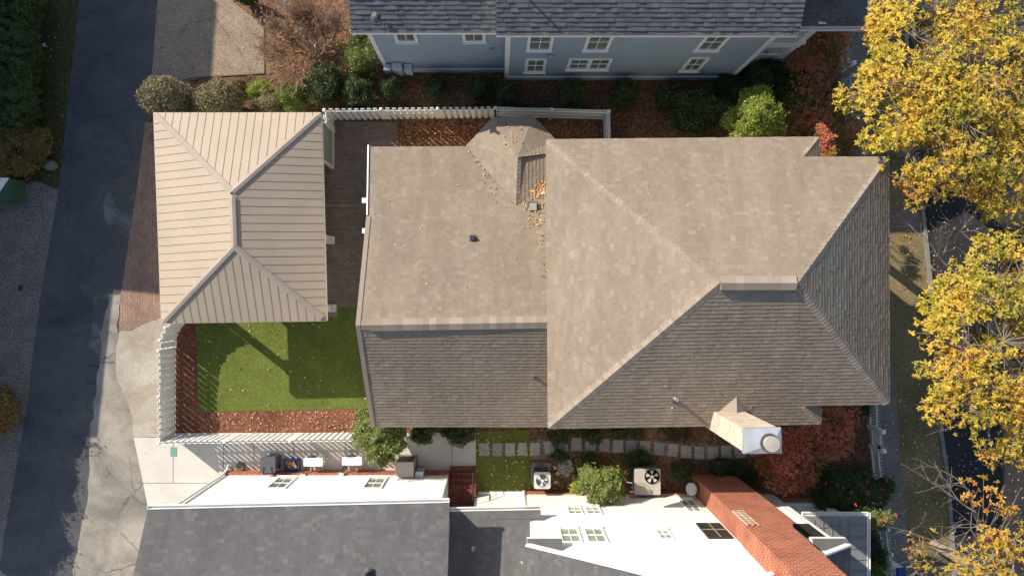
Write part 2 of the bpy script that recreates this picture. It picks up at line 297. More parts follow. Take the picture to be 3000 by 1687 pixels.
# ------------------------------------------------------------ shingles
def clip(poly, a, b, c):          # keep a*u+b*v<=c
    out = []
    for i in range(len(poly)):
        p = poly[i]; q = poly[(i + 1) % len(poly)]
        dp = a * p[0] + b * p[1] - c; dq = a * q[0] + b * q[1] - c
        if dp <= 0: out.append(p)
        if (dp < 0 < dq) or (dq < 0 < dp):
            k = dp / (dp - dq); out.append((p[0] + (q[0] - p[0]) * k, p[1] + (q[1] - p[1]) * k))
    return out
def shingles(mb, pts, expo=0.15, t=0.012, widths=(0.11, 0.15, 0.18, 0.22, 0.28), lam=0.007, rnd=R, mi=0):
    pts = [Vector(p) for p in pts]; n = (pts[1] - pts[0]).cross(pts[2] - pts[0]).normalized()
    if n.z < 0: n = -n
    u = (pts[1] - pts[0]).normalized(); v = n.cross(u)
    if v.z < 0: v = -v
    o = pts[0]; P = [((p - o).dot(u), (p - o).dot(v)) for p in pts]
    ar = sum(P[i][0] * P[(i + 1) % len(P)][1] - P[(i + 1) % len(P)][0] * P[i][1] for i in range(len(P)))
    if ar < 0: P.reverse()
    H = []
    for i in range(len(P)):
        p = P[i]; q = P[(i + 1) % len(P)]; a = q[1] - p[1]; b = -(q[0] - p[0]); H.append((a, b, a * p[0] + b * p[1]))
    v0 = min(p[1] for p in P); v1 = max(p[1] for p in P); u0 = min(p[0] for p in P); u1 = max(p[0] for p in P)
    k = 0
    def X(p, h): return o + u * p[0] + v * p[1] + n * h
    while v0 + k * expo < v1:
        a = v0 + k * expo; b = min(a + expo, v1); x = u0 - rnd.random() * 0.3
        while x < u1:
            w = rnd.choice(widths); th = t + (lam if rnd.random() < 0.5 else 0)
            cell = [(x, a), (x + w, a), (x + w, b), (x, b)]
            for h in H:
                if not cell: break
                cell = clip(cell, *h)
            if len(cell) >= 3:
                tn = rnd.random()
                top = [X(p, 0.002 + th * (1 - (p[1] - a) / expo)) for p in cell]
                nn = (top[1] - top[0]).cross(top[-1] - top[0])
                mb.face(top if nn.dot(n) > 0 else top[::-1], tn, mi)
                lo = [p for p in cell if abs(p[1] - a) < 1e-5]
                if len(lo) >= 2:
                    l = min(p[0] for p in lo); r2 = max(p[0] for p in lo)
                    mb.face([X((l, a), -0.004), X((r2, a), -0.004), X((r2, a), 0.002 + th), X((l, a), 0.002 + th)], tn, mi)
            x += w
        k += 1
def caps(mb, a, b, w=0.3, seg=0.14, lift=0.02, slope=0.5, t=0.012, mi=0, rnd=R):   # overlapping cap shingles from low a to high b
    a = Vector(a); b = Vector(b); a = a + (b - a).normalized() * .1; d = b - a; L = d.length; d.normalize()
    s = d.cross(Vector((0, 0, 1))).normalized(); up = s.cross(d).normalized()
    if up.z < 0: up = -up
    n = max(1, int(L / seg))
    for k in range(n):
        p = a + d * (L * k / n); q = a + d * (L * (k + 1.15) / n); tn = rnd.random()
        for sg in (-1, 1):
            e = s * sg * w / 2 - up * (w / 2 * slope)
            f = [p + up * (lift + t), p + up * (lift + t) + e, q + up * lift + e, q + up * lift]
            nn = (f[1] - f[0]).cross(f[2] - f[0])
            mb.face(f if nn.z > 0 else f[::-1], tn, mi)
            mb.face([p + up * (lift + t), p + up * (lift + t) + e, p + e - up * 0.02, p - up * 0.02], tn * 0.6, mi)
def ridge_vent(mb, a, b, w=0.36, hh=0.07, mi=0, rnd=R):
    a = Vector(a); b = Vector(b); d = (b - a); L = d.length; d.normalize(); s = d.cross(Vector((0, 0, 1))).normalized(); z = Vector((0, 0, 1))
    n = int(L / 0.22)
    for k in range(n):
        p = a + d * (L * k / n); q = a + d * (L * (k + 1) / n); tn = rnd.random()
        pr = [(-w / 2, -0.13), (-w / 2, -0.045 + hh * .3), (0, hh), (w / 2, -0.045 + hh * .3), (w / 2, -0.13)]
        for j in range(4):
            f = [p + s * pr[j][0] + z * pr[j][1], p + s * pr[j + 1][0] + z * pr[j + 1][1], q + s * pr[j + 1][0] + z * pr[j + 1][1], q + s * pr[j][0] + z * pr[j][1]]
            nn = (f[1] - f[0]).cross(f[2] - f[0]); mb.face(f, tn, mi)
    for p in (a, b): mb.face([p + s * x + z * y for x, y in pr], 0.2, mi)

# ------------------------------------------------------------ foliage
def leaf(mb, c, d, n, L, w, tn):
    s = d.cross(n)
    if s.length < 1e-5: s = Vector((1, 0, 0))
    s.normalize(); d = d.normalized()
    mb.face([c, c + d * L * 0.45 + s * w / 2, c + d * L + n * L * .08, c + d * L * 0.45 - s * w / 2], tn)
def rv(rnd):
    while True:
        v = Vector((rnd.uniform(-1, 1), rnd.uniform(-1, 1), rnd.uniform(-1, 1)))
        if 0.01 < v.length < 1: return v.normalized()
def bush(mb, c, rx, ry, rz, n, L=0.06, w=0.035, rnd=R, lump=0.16, core=True, lean=0.6, seed=0, tbias=0.0, up=True):
    c = Vector(c); sd = Vector((seed * 3.1, seed * 1.7, 0))
    if core:
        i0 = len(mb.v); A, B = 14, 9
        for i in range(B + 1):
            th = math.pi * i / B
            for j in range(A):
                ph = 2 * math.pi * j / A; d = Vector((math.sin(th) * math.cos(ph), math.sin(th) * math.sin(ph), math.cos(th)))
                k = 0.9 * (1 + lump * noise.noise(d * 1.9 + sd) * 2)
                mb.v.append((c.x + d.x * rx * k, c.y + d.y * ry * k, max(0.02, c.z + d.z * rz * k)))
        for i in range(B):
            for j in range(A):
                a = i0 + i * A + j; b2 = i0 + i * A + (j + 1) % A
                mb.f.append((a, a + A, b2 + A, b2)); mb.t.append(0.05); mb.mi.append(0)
    for _ in range(n):
        d = rv(rnd)
        if up and d.z < -0.2: d.z = -d.z
        k = (1 + lump * noise.noise(d * 1.9 + sd) * 2) * rnd.uniform(0.82, 1.04)
        p = Vector((c.x + d.x * rx * k, c.y + d.y * ry * k, c.z + d.z * rz * k))
        if p.z < 0.02: continue
        nrm = (Vector((d.x / rx, d.y / ry, d.z / rz)).normalized() * lean + rv(rnd) * (1 - lean * 0.55)).normalized()
        dd = nrm.cross(rv(rnd))
        if dd.length < 1e-3: continue
        s = rnd.uniform(0.7, 1.3)
        tn = min(1, max(0, rnd.gauss(0.5, 0.22) + 0.25 * noise.noise(p * 2.2) + tbias))
        leaf(mb, p, (dd.normalized() + nrm * 0.5).normalized(), nrm, L * s, w * s, tn)
def clusters(mb, c, r, n, L=0.17, w=0.075, rnd=R, flat=0.75, tb=0.0, shell=0.45, k=5):
    c = Vector(c); out = []
    for _ in range(n):
        d = rv(rnd); q = rnd.uniform(shell, 1.0) * (1 + 0.35 * noise.noise(d * 2.3 + c))
        p = c + Vector((d.x * r * q, d.y * r * q, d.z * r * q * flat))
        if noise.noise(Vector((p.x * 1.1, p.y * 1.1, 3.3))) < -0.25 or noise.noise(p * 2.6) < -.33: continue
        out.append(p)
        ax = (Vector((0, 0, 1)) * 1.1 + d * 0.6 + rv(rnd) * 0.5).normalized()
        u = ax.cross(rv(rnd)).normalized(); v = ax.cross(u)
        tn0 = 0.44 + 0.45 * noise.noise(p * 0.8) + 0.2 * noise.noise(p * 3.1) + rnd.gauss(0, 0.09) + tb; a0 = rnd.random() * 6.3
        kk = rnd.randint(3, 6)
        for j in range(kk):
            a = a0 + j * 6.283 / kk + rnd.uniform(-0.5, 0.5); dd = (u * math.cos(a) + v * math.sin(a) + ax * rnd.uniform(-0.5, 0.3)).normalized()
            s = rnd.uniform(0.5, 1.3); nn = (ax + rv(rnd) * 0.6).normalized()
            leaf(mb, p, dd, nn, L * s, w * s, min(1, max(0, tn0 + rnd.gauss(0, 0.13))))
    return out
def twiggy(mb, p, d, L, r, depth, rnd=R, spread=0.5, up=0.12, bend=0.25, kids=(2, 3), rmin=0.004):
    d = d.normalized(); pts = [p]; n = 3; q = p.copy()
    for k in range(n):
        d = (d + rv(rnd) * bend * 0.5 + Vector((0, 0, up))).normalized(); q = q + d * (L / n); pts.append(q.copy())
    mb.tube(pts, [r * (1 - 0.45 * k / n) for k in range(n + 1)], 4 if r < 0.03 else 6, cap=False)
    if depth > 0:
        for _ in range(rnd.randint(*kids)):
            at = pts[rnd.choice((1, 2, 3))]; nd = (d + rv(rnd) * spread * 1.6).normalized()
            twiggy(mb, at, nd, L * rnd.uniform(0.6, 0.85), max(rmin, r * 0.58), depth - 1, rnd, spread, up, bend, kids, rmin)
        twiggy(mb, pts[-1], d, L * 0.75, max(rmin, r * 0.6), depth - 1, rnd, spread, up, bend, kids, rmin)
def shrub(name, px, py, h, rpx, label, m='green', n=1700, ry=None, L=0.06, w=0.035, seed=0, group=None, cat='shrub', rz=None, stemm='twig', tb=0.0, lump=0.16):
    """px,py: where the middle of the bush is read at mid height h/2; rpx radius in grid units"""
    c = W(px, py, h * 0.5); r = rpx / PPM * 0.97; r2 = (ry or rpx) / PPM * 0.97; rr = random.Random(seed * 77 + 5)
    t = thing(name, (c.x, c.y, 0), label, cat, group)
    st = MB()
    for k in range(4):
        a = k * 1.6 + rr.random(); st.tube([(c.x, c.y, 0), (c.x + math.cos(a) * r * .25, c.y + math.sin(a) * r2 * .25, h * .25), (c.x + math.cos(a) * r * .4, c.y + math.sin(a) * r2 * .4, h * .5)], [.03, .02, .01], 5)
    st.build('stem', stemm, t)
    b = MB(); bush(b, (c.x, c.y, h * 0.5), r, r2, rz or h * 0.5, n, L, w, rr, seed=seed, tbias=tb, lump=lump); b.build('foliage', m, t)
    return t
def leaves_flat(mb, pts, rnd=R, L=0.1, w=0.05, z=0.012, nrm=Vector((0, 0, 1)), lift=0.03):
    for p in pts:
        n = (nrm + rv(rnd) * 0.35).normalized(); d = n.cross(rv(rnd))
        if d.length < 1e-3: continue
        s = rnd.uniform(0.6, 1.25); leaf(mb, Vector(p) + nrm * (z + rnd.random() * lift), d.normalized(), n, L * s, w * s, rnd.random())
def inpoly(x, y, P):
    c = False; j = len(P) - 1
    for i in range(len(P)):
        if (P[i][1] > y) != (P[j][1] > y) and x < (P[j][0] - P[i][0]) * (y - P[i][1]) / (P[j][1] - P[i][1]) + P[i][0]: c = not c
        j = i
    return c
def scatter(P, n, rnd=R, h=0.0, dens=None):
    x0 = min(p[0] for p in P); x1 = max(p[0] for p in P); y0 = min(p[1] for p in P); y1 = max(p[1] for p in P); out = []
    while len(out) < n:
        x = rnd.uniform(x0, x1); y = rnd.uniform(y0, y1)
        if inpoly(x, y, P): out.append(G(x, y, h))
    return out

# ============================================================ GROUND
b = MB(); b.face([(-250, -250, 0), (250, -250, 0), (250, 250, 0), (-250, 250, 0)]); struct('ground', b, 'litter')
sheet('road', [(275, -900), (240, -60), (217, 155), (198, 310), (171, 562), (131, 800), (97, 1028), (83, 1164), (43, 1397), (0, 1649), (-120, 2400), (150, 2400), (290, 1700), (330, 1420), (340, 1200), (338, 1028), (353, 869), (373, 756), (400, 562), (423, 380), (446, 217), (462, 0), (560, -900)], 0.008, 'asphalt', rag=2.5)
sheet('worn_margin', [(335, 470), (345, 560), (400, 560), (392, 640), (373, 756), (353, 869), (340, 1028), (345, 1200), (300, 1200), (262, 1300), (262, 1230), (250, 1160), (258, 1060), (266, 980), (275, 900), (285, 800), (296, 690), (312, 600)], 0.011, 'margin', rag=7)
sheet('sunlit_worn_pavement', [(322, 862), (356, 862), (348, 960), (352, 1028), (350, 1124), (400, 1180), (420, 1285), (450, 1492), (600, 1500), (600, 1900), (185, 1900), (212, 1687), (236, 1560), (258, 1440), (262, 1330), (268, 1240), (282, 1130), (290, 1060), (298, 980)], 0.0135, 'oldpave_sunlit', rag=5)  # pale sheet outlined along the neighbours' shadow edge, sunlight painted into its colour
sheet('west_gravel', [(-400, 590), (60, 545), (100, 530), (172, 555), (131, 800), (97, 1028), (83, 1164), (43, 1397), (0, 1649), (-120, 2400), (-700, 2400)], 0.004, 'gravel')
sheet('verge', [(130, -300), (250, -300), (240, -60), (217, 155), (198, 310), (172, 555), (100, 530), (60, 545), (40, 300)], 0.004, 'verge')
sheet('north_pad', [(560, -500), (462, 0), (446, 217), (440, 250), (520, 245), (560, 228), (645, 222), (774, 215), (774, 82), (740, 50), (700, 20), (672, 0), (640, -60), (640, -500)], 0.012, 'aggregate')
sheet('grass_patch', [(775, 80), (800, 105), (822, 150), (826, 190), (812, 212), (775, 219)], 0.006, 'strip')
sheet('brick_apron', [(423, 380), (400, 562), (353, 869), (349, 970), (385, 968), (430, 945), (470, 932), (640, 930), (640, 360), (425, 360)], 0.016, 'paver')
sheet('rough_pad', [(351, 969), (385, 968), (430, 945), (470, 932), (600, 925), (600, 1000), (520, 1000), (516, 1281), (392, 1281), (388, 1218), (362, 1150), (342, 1110), (340, 1028)], 0.016, 'sandy', rag=1.5)
sheet('driveway', [(392, 1281), (500, 1281), (500, 1268), (1394, 1266), (1394, 1500), (437, 1500), (412, 1375)], 0.02, 'concrete')
sheet('patio', [(600, 355), (978, 355), (1163, 358), (1166, 420), (1230, 430), (1230, 600), (1230, 907), (1000, 907), (990, 944), (600, 944)], 0.012, 'paver2')
sheet('back_lawn', [(574, 930), (990, 930), (990, 900), (1130, 900), (1130, 1192), (1085, 1194), (940, 1199), (760, 1203), (583, 1207)], 0.03, 'turf')
sheet('bark_bed', [(518, 925), (578, 925), (586, 1200), (760, 1196), (1130, 1186), (1130, 1272), (516, 1276)], 0.018, 'mulch')
sheet('side_lawn', [(1394, 1262), (1552, 1258), (1553, 1437), (1394, 1437)], 0.03, 'turf')
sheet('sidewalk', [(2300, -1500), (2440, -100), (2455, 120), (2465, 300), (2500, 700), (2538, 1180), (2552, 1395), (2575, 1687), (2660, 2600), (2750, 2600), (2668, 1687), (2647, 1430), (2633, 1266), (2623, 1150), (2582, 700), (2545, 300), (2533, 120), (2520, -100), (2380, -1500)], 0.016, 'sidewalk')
sheet('lawn_strip', [(2380, -1500), (2520, -100), (2533, 120), (2545, 300), (2582, 700), (2623, 1150), (2647, 1430), (2668, 1687), (2750, 2600), (2860, 2600), (2790, 1687), (2769, 1400), (2748, 1259), (2716, 800), (2697, 635), (2660, 300), (2640, 0), (2500, -1500)], 0.012, 'strip')
sheet('brick_walk', [(2500, 609), (2699, 607), (2704, 670), (2500, 672)], 0.022, 'paver2')
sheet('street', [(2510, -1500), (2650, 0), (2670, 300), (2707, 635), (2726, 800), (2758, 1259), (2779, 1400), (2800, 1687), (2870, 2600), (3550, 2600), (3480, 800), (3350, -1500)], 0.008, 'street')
b = MB(); cl = [(2640, 0), (2660, 300), (2697, 635), (2716, 800), (2748, 1259), (2769, 1400), (2790, 1687), (2830, 2150)]
for a, c2 in zip(cl, cl[1:]): b.beam(G(a[0] + 5, a[1], 0.05), G(c2[0] + 5, c2[1], 0.05), 0.15, 0.12)
struct('kerb', b, 'curb')
# slab joints (recessed dark filler) in walks
b = MB()
def joint(a, c2, w=0.018, z=0.026): b.beam(G(*a, z - .006), G(*c2, z - .006), w, 0.012)
for a, c2 in [((508, 1332), (508, 1414)), ((412, 1414), (640, 1414)), ((655, 1285), (655, 1375)), ((744, 1285), (744, 1382)), ((861, 1282), (861, 1378)), ((1013, 1270), (1013, 1372)), ((1170, 1270), (1170, 1375)), ((1324, 1266), (1324, 1365)), ((507, 1282), (508, 1310))]: joint(a, c2)
for y, dx in ((215, 0), (130, 0), (330, 0), (1285, 0), (1468, 0), (1660, 0), (1100, 0), (860, 0)):
    xl = 2455 + (y - 120) * .078; joint((xl + 2, y + 3), (xl + 82, y - 3), 0.03, 0.022)
struct('paving_joints', b, 'joint')
b = MB(); 
for a, c2 in [((774, 82), (775, 216)), ((645, 224), (774, 216)), ((520, 246), (600, 228))]: b.beam(G(*a, .02), G(*c2, .02), 0.04, 0.04)
struct('pad_edging', b, 'joint')
# fallen leaves lying about
b = MB(); rr = random.Random(3)
leaves_flat(b, scatter([(1000, 340), (1420, 340), (1420, 440), (1166, 440), (1166, 358)], 1500, rr), rr, .12, .06)
leaves_flat(b, scatter([(1540, 350), (1775, 352), (1775, 470), (1540, 470)], 900, rr), rr, .12, .06)
stuff('leaf_drift', b, 'fallen3', 'thick brown leaf drift between the white fence and the tan house', 'fallen leaves')
b = MB()
leaves_flat(b, scatter([(1000, 215), (2150, 235), (2430, 250), (2460, 480), (1790, 470), (1780, 345), (940, 340), (870, 330), (780, 240), (830, 60), (1130, 60)], 7000, rr), rr, .085, .045)
leaves_flat(b, scatter([(1395, 1240), (2540, 1200), (2560, 1440), (1600, 1440), (1560, 1360), (1556, 1250)], 5200, rr), rr, .085, .045)
stuff('leaf_carpet', b, 'fallen2', 'carpet of russet fallen leaves under the shrubs beside the houses', 'fallen leaves')
b = MB()
leaves_flat(b, scatter([(590, 950), (1110, 910), (1100, 1190), (590, 1200)], 70, rr, .03), rr, .12, .055)
leaves_flat(b, scatter([(1396, 1262), (1550, 1262), (1550, 1435), (1396, 1435)], 110, rr, .03), rr, .12, .05)
leaves_flat(b, scatter([(600, 1207), (1080, 1200), (1060, 1262), (560, 1268)], 330, rr, .02), rr, .09, .04)
leaves_flat(b, scatter([(524, 990), (574, 990), (580, 1260), (520, 1260)], 40, rr, .02), rr, .09, .04)
leaves_flat(b, scatter([(2540, 1150), (2700, 1150), (2860, 1687), (2580, 1687)], 420, rr, .03), rr, .1, .05)
leaves_flat(b, scatter([(2600, 560), (3000, 560), (3100, 1687), (2780, 1687)], 900, rr, .02), rr, .1, .05)
leaves_flat(b, scatter([(2470, 100), (2700, 100), (2740, 800), (2560, 800)], 300, rr, .03), rr, .1, .05)
leaves_flat(b, scatter([(70, 0), (230, 0), (170, 560), (60, 560)], 90, rr, .02), rr, .08, .05)
leaves_flat(b, scatter([(470, 0), (770, 80), (770, 210), (640, 220)], 40, rr, .02), rr, .07, .04)
stuff('scattered_leaves', b, 'fallen', 'loose fallen leaves scattered over lawns, walks and street', 'fallen leaves')

# stepping stones
stones = [(1418, 1315, 29, 37, 0, .35), (1457, 1315, 28, 38, 0, .1), (1494, 1315, 28, 38, 0, .6), (1531, 1314, 28, 37, 2, .7), (1567, 1314, 29, 39, 0, .55),
          (1608, 1308, 28, 38, 11, .6), (1649, 1301, 30, 37, 3, .9), (1689, 1299, 30, 38, 0, .6), (1730, 1301, 29, 36, -1, .7), (1770, 1303, 29, 37, -2, .6), (1810, 1305, 30, 37, -2, .6),
          (1849, 1308, 30, 38, -4, .1), (1889, 1310, 30, 38, -4, .8), (1930, 1313, 31, 38, -5, .15), (1970, 1317, 30, 37, -5, .65), (2009, 1322, 29, 35, -3, .6), (2048, 1325, 29, 37, 0, .5),
          (2088, 1325, 30, 37, 0, .6), (2127, 1323, 30, 37, 3, .6), (2168, 1321, 30, 36, 4, .7), (2208, 1316, 29, 36, 8, .4)]
marks = ['pale stepping stone in the turf, nearest the concrete walk', 'bluish stepping stone in the turf, second from the concrete walk', 'mottled leaf stained stepping stone in the turf, third from the concrete walk', 'stepping stone in the turf with leaves at its edge, nearest the gravel strip', 'stepping stone flush against the edge of the side turf', 'tilted stepping stone that turns the path, next to the turf edge']
for i, (x, y, w, hh, rot, tn) in enumerate(stones):
    a = math.radians(rot); c = G(x, y); w2 = w / PPM / 2; h2 = hh / PPM / 2; rr2 = random.Random(i)
    P = []
    for sx, sy in ((-1, -1), (0, -1), (1, -1), (1, 0), (1, 1), (0, 1), (-1, 1), (-1, 0)):
        X, Y = sx * w2 + rr2.uniform(-.012, .012), sy * h2 + rr2.uniform(-.012, .012)
        P.append((c.x + X * math.cos(a) - Y * math.sin(a), c.y + X * math.sin(a) + Y * math.cos(a)))
    b = MB(); b.prism(P, 0.0, 0.055, tn); o = b.build('stepping_stone', 'stone', loc=(c.x, c.y, 0))
    if i < 6: lab = marks[i]
    else:
        shade = 'bluish grey' if tn < .3 else ('light beige' if tn > .75 else 'grey')
        lab = f'{shade} leafy path stepping stone, {["first","second","third","fourth","fifth","sixth","seventh","eighth","ninth","tenth","eleventh","twelfth","thirteenth","fourteenth","fifteenth"][i-6]} right of the tilted one'
    tag(o, lab, 'stepping stone', 'stepping stones along the side path')
sheet('gravel_path', [(1553, 1290), (1600, 1282), (1690, 1278), (1850, 1284), (2000, 1300), (2100, 1303), (2230, 1296), (2230, 1336), (2100, 1347), (2000, 1342), (1850, 1330), (1690, 1321), (1620, 1332), (1600, 1345), (1553, 1345)], 0.01, 'gravel')
b = MB(); rr = random.Random(5)
for p in scatter([(1640, 1345), (1672, 1345), (1680, 1375), (1662, 1395), (1645, 1385), (1632, 1365)], 260, rr):
    s = rr.uniform(.02, .045); b.box(p.x - s, p.x + s, p.y - s, p.y + s * .7, 0, .03 + rr.random() * .05, rr.random())
for p in scatter([(1572, 1284), (2230, 1300), (2230, 1338), (1850, 1328), (1690, 1321), (1560, 1345)], 900, rr):
    s = rr.uniform(.01, .025); b.box(p.x - s, p.x + s, p.y - s, p.y + s * .7, 0, .03, rr.random())
stuff('river_gravel', b, 'stone', 'grey river gravel between the stepping stones and heaped by the condenser', 'gravel')
for i, (x, y, lab) in enumerate([(1626, 1369, 'broken tan flagstone beside the gravel heap, northernmost'), (1634, 1386, 'irregular peach flagstone leaning at the gravel heap'), (1629, 1411, 'small tan flagstone nearest the neighbour wall')]):
    c = G(x, y); b = MB(); rr2 = random.Random(i + 40)
    b.prism([(c.x + math.cos(k * 1.15) * rr2.uniform(.07, .13), c.y + math.sin(k * 1.15) * rr2.uniform(.06, .11)) for k in range(5)], 0, .06, .95)
    tag(b.build('flagstone', 'stone', loc=(c.x, c.y, 0)), lab, 'flagstone', 'loose flagstones by the condenser')

# ============================================================ BUILDING HELPERS
def window(parent, x0, x1, z0, z1, y, n, nx=1, frame='white', fw=0.1, sill=True, mull=True, rail=True, glass='glass'):
    """window in a wall facing +y (n=1) or -y (n=-1); x0..x1,z0..z1 outer frame"""
    f = MB(); d0 = y + n * 0.003; d1 = y + n * 0.05
    f.box(x0, x1, d0, d1, z1 - fw, z1); f.box(x0, x1, d0, d1, z0, z0 + fw)
    f.box(x0, x0 + fw, d0, d1, z0 + fw, z1 - fw); f.box(x1 - fw, x1, d0, d1, z0 + fw, z1 - fw)
    cells = []; gw = (x1 - x0 - 2 * fw)
    for k in range(1, nx): 
        xm = x0 + fw + gw * k / nx; f.box(xm - fw * .7, xm + fw * .7, d0, d1, z0 + fw, z1 - fw)
    o = f.build('window', frame, parent)
    p = MB(); p.box(x0 + fw, x1 - fw, y + n * 0.002, y + n * 0.012, z0 + fw, z1 - fw); p.build('pane', glass, o)
    g = MB()
    for k in range(nx):
        a = x0 + fw + gw * k / nx + (fw * .7 if k else 0); c2 = x0 + fw + gw * (k + 1) / nx - (fw * .7 if k < nx - 1 else 0)
        zm = (z0 + z1) / 2
        if rail: g.box(a, c2, y + n * .013, y + n * .035, zm - .025, zm + .025)
        if mull: g.box((a + c2) / 2 - .014, (a + c2) / 2 + .014, y + n * .013, y + n * .03, z0 + fw, z1 - fw)
    if g.f: g.build('glazing_bar', frame, o)
    if sill:
        s = MB(); s.box(x0 - .04, x1 + .04, y + n * .003, y + n * .1, z0 - .05, z0 - .003); s.build('sill', frame, o)
    return o
def gutter(parent, a, b2, mat='white', w=0.11):
    a = Vector(a); b2 = Vector(b2); g = MB(); d = (b2 - a).normalized(); s = d.cross(Vector((0, 0, 1))).normalized()
    g.beam(a + Vector((0, 0, -.1)), b2 + Vector((0, 0, -.1)), w, .015)
    g.beam(a + s * w / 2 + Vector((0, 0, -.04)), b2 + s * w / 2 + Vector((0, 0, -.04)), .018, .12)
    g.beam(a - s * w / 2 + Vector((0, 0, -.04)), b2 - s * w / 2 + Vector((0, 0, -.04)), .018, .12)
    for e in (a, b2): g.beam(e - s * w / 2 + Vector((0, 0, -.04)), e + s * w / 2 + Vector((0, 0, -.04)), .015, .12)
    return g.build('gutter', mat, parent)
def vent_pipe(x, y, h, top, label, r=.05, mat='galv'):
    t = thing('vent_pipe', (x, y, h), label, 'vent pipe'); b = MB()
    b.lathe((x, y, h - .05), [(r, 0), (r, top), (r * .6, top), (r * .6, top - .05), (0, top - .05)], 14); b.build('pipe', mat, t)
    c = MB(); c.lathe((x, y, h - .08), [(r * 3, 0.03), (r * 1.2, .14), (r * 1.0, .16)], 14); c.build('flashing', 'bin', t); return t
def leaves_plane(mb, reads, P0, n, rnd, L=.11, w=.055):
    for (px, py) in reads:
        # ray from the survey point through the reading down to the roof plane
        d = Vector(((px - CX) / FPX, -(py - CY) / FPX, -1.0)); o = Vector((0, 0, CAMH)); k = (P0 - o).dot(n) / d.dot(n); p = o + d * k
        leaves_flat(mb, [p], rnd, L, w, .02, n, .03)
def onplane(px, py, P0, n):
    d = Vector(((px - CX) / FPX, -(py - CY) / FPX, -1.0)); o = Vector((0, 0, CAMH)); return o + d * ((P0 - o).dot(n) / d.dot(n))
def flat(pts, i=-1):
    """put every corner on the plane of the first two and corner i"""
    n = (pts[1] - pts[0]).cross(pts[i] - pts[0]); return [Vector((p.x, p.y, pts[0].z - (n.x * (p.x - pts[0].x) + n.y * (p.y - pts[0].y)) / n.z)) for p in pts]
def nrm(a, b2, c):
    n = (b2 - a).cross(c - a).normalized(); return n if n.z > 0 else -n

# ============================================================ TAN HOUSE
H0 = thing('tan_house', G(1950, 900), 'large two-level house with tan shingled hip roof filling the middle', 'house')
NW = W(1600, 409, 5.95); SW = W(1606, 1255, 5.95); NE = W(2401, 401.5, 5.95); SE = W(2406, 1242, 5.95)
AW = W(2107, 829, 9.1); AE = W(2338, 829, 9.1)
nN = nrm(NW, NE, AW); nS = nrm(SW, SE, AW)
PNE = onplane(2604, 460, NW, nN); PSE = onplane(2606, 1184, SW, nS); NEi = onplane(2401, 460, NW, nN); SEi = onplane(2405, 1187, SW, nS)
NEh = onplane(2353, 460, NW, nN); SEh = onplane(2353, 1187.5, SW, nS)
nNE_low = Vector((NE.x, NEi.y, NE.z + .02)); nSE_low = Vector((SE.x, SEi.y, SE.z + .02))
sh = MB()
NP = flat([NW, NE, NEh, PNE, AE, AW]); SP = flat([SW, SE, SEh, PSE, AE, AW])
AE = AE.copy(); AE.z = (NP[4].z + SP[4].z) / 2
for Q, lm in ((NP, .007), (SP, .005)):
    E1 = Q[0].lerp(Q[1], (Q[2].x - Q[0].x) / (Q[1].x - Q[0].x))
    shingles(sh, [Q[0], E1, Q[2], Q[4], Q[5]], .145, lam=lm); shingles(sh, [E1, Q[1], Q[2]], .145, lam=lm); shingles(sh, [Q[2], Q[3], Q[4]], .145, lam=lm)
shingles(sh, [SW, NW, AW], .145, lam=.005)
shingles(sh, [PSE, PNE, AE], .145, lam=.006)
shingles(sh, [nNE_low, NE, NEh], .145); shingles(sh, [nSE_low, SE, SEh], .145)
roof = sh.build('roof', 'tan', H0)
cp = MB()
caps(cp, SW, AW, .34); caps(cp, NW, AW, .3, lift=.012); caps(cp, PNE, AE, .28); caps(cp, PSE, AE, .34); caps(cp, NE, NEh, .22, lift=.012); caps(cp, SE, SEh, .22)
cp.build('hip_cap', 'tan2', roof)
rv1 = MB(); ridge_vent(rv1, AW + Vector((.05, 0, 0)), AE - Vector((.05, 0, 0)), .42, .1); rv1.build('ridge_vent', 'tan2', roof)
ud = MB()
for P in (NP, SP, [SW, NW, AW], [PSE, PNE, AE], [nNE_low, NE, NEh], [nSE_low, SE, SEh]): ud.slab(P, -.03, .17)
ud.build('eave_board', 'cream', roof)
wl = MB(); wl.prism([G(1612, 520), G(2190, 520), G(2190, 1152), G(1612, 1152)], 0, 5.98)
wl.prism([G(2190, 560), G(2345, 560), G(2345, 1100), G(2190, 1100)], 0, 0.45)
wl.build('wall', 'cream', H0)
for k in range(4):
    y = 575 + k * 170; c = G(2335, y); pb = MB(); pb.box(c.x - .13, c.x + .13, c.y - .13, c.y + .13, .45, 6.35); pb.build('porch_column', 'white', H0)
# rear wing
RW, RE = W(1049, 953, 5.84), W(1600, 943, 5.84); RE = G(1612, 0) * 1.0; RE = Vector((gx(1614), W(1600, 943, 5.84).y, 5.84))
r0 = W(1084, 431, 3.1); rN = W(1500, 428, 3.1); rN = Vector((RE.x, rN.y, 3.1)); r1 = W(1093, 1250, 3.26); rS = W(1600, 1250, 3.26); rS = Vector((RE.x, rS.y, 3.26))
nRN = nrm(RW, RE, r0); nRS = nrm(RW, RE, r1)
k1 = onplane(1080, 634, RW, nRN)
RP = flat([rN, r0, k1, RW, RE], 3); rk = RP[2].copy(); rm = RP[0].lerp(RP[4], (rk.y - RP[0].y) / (RP[4].y - RP[0].y)); QP = flat([r1, rS, RE, RW])
sh = MB(); shingles(sh, [RP[0], RP[1], rk, rm], .145); shingles(sh, [rm, rk, RP[3], RP[4]], .145); shingles(sh, QP, .145, lam=.005)
rroof = sh.build('roof', 'tan', H0)
rv2 = MB(); ridge_vent(rv2, W(1082, 952, 5.84), Vector((RE.x, RE.y, 5.84)), .42, .1); rv2.build('ridge_vent', 'tan2', rroof)
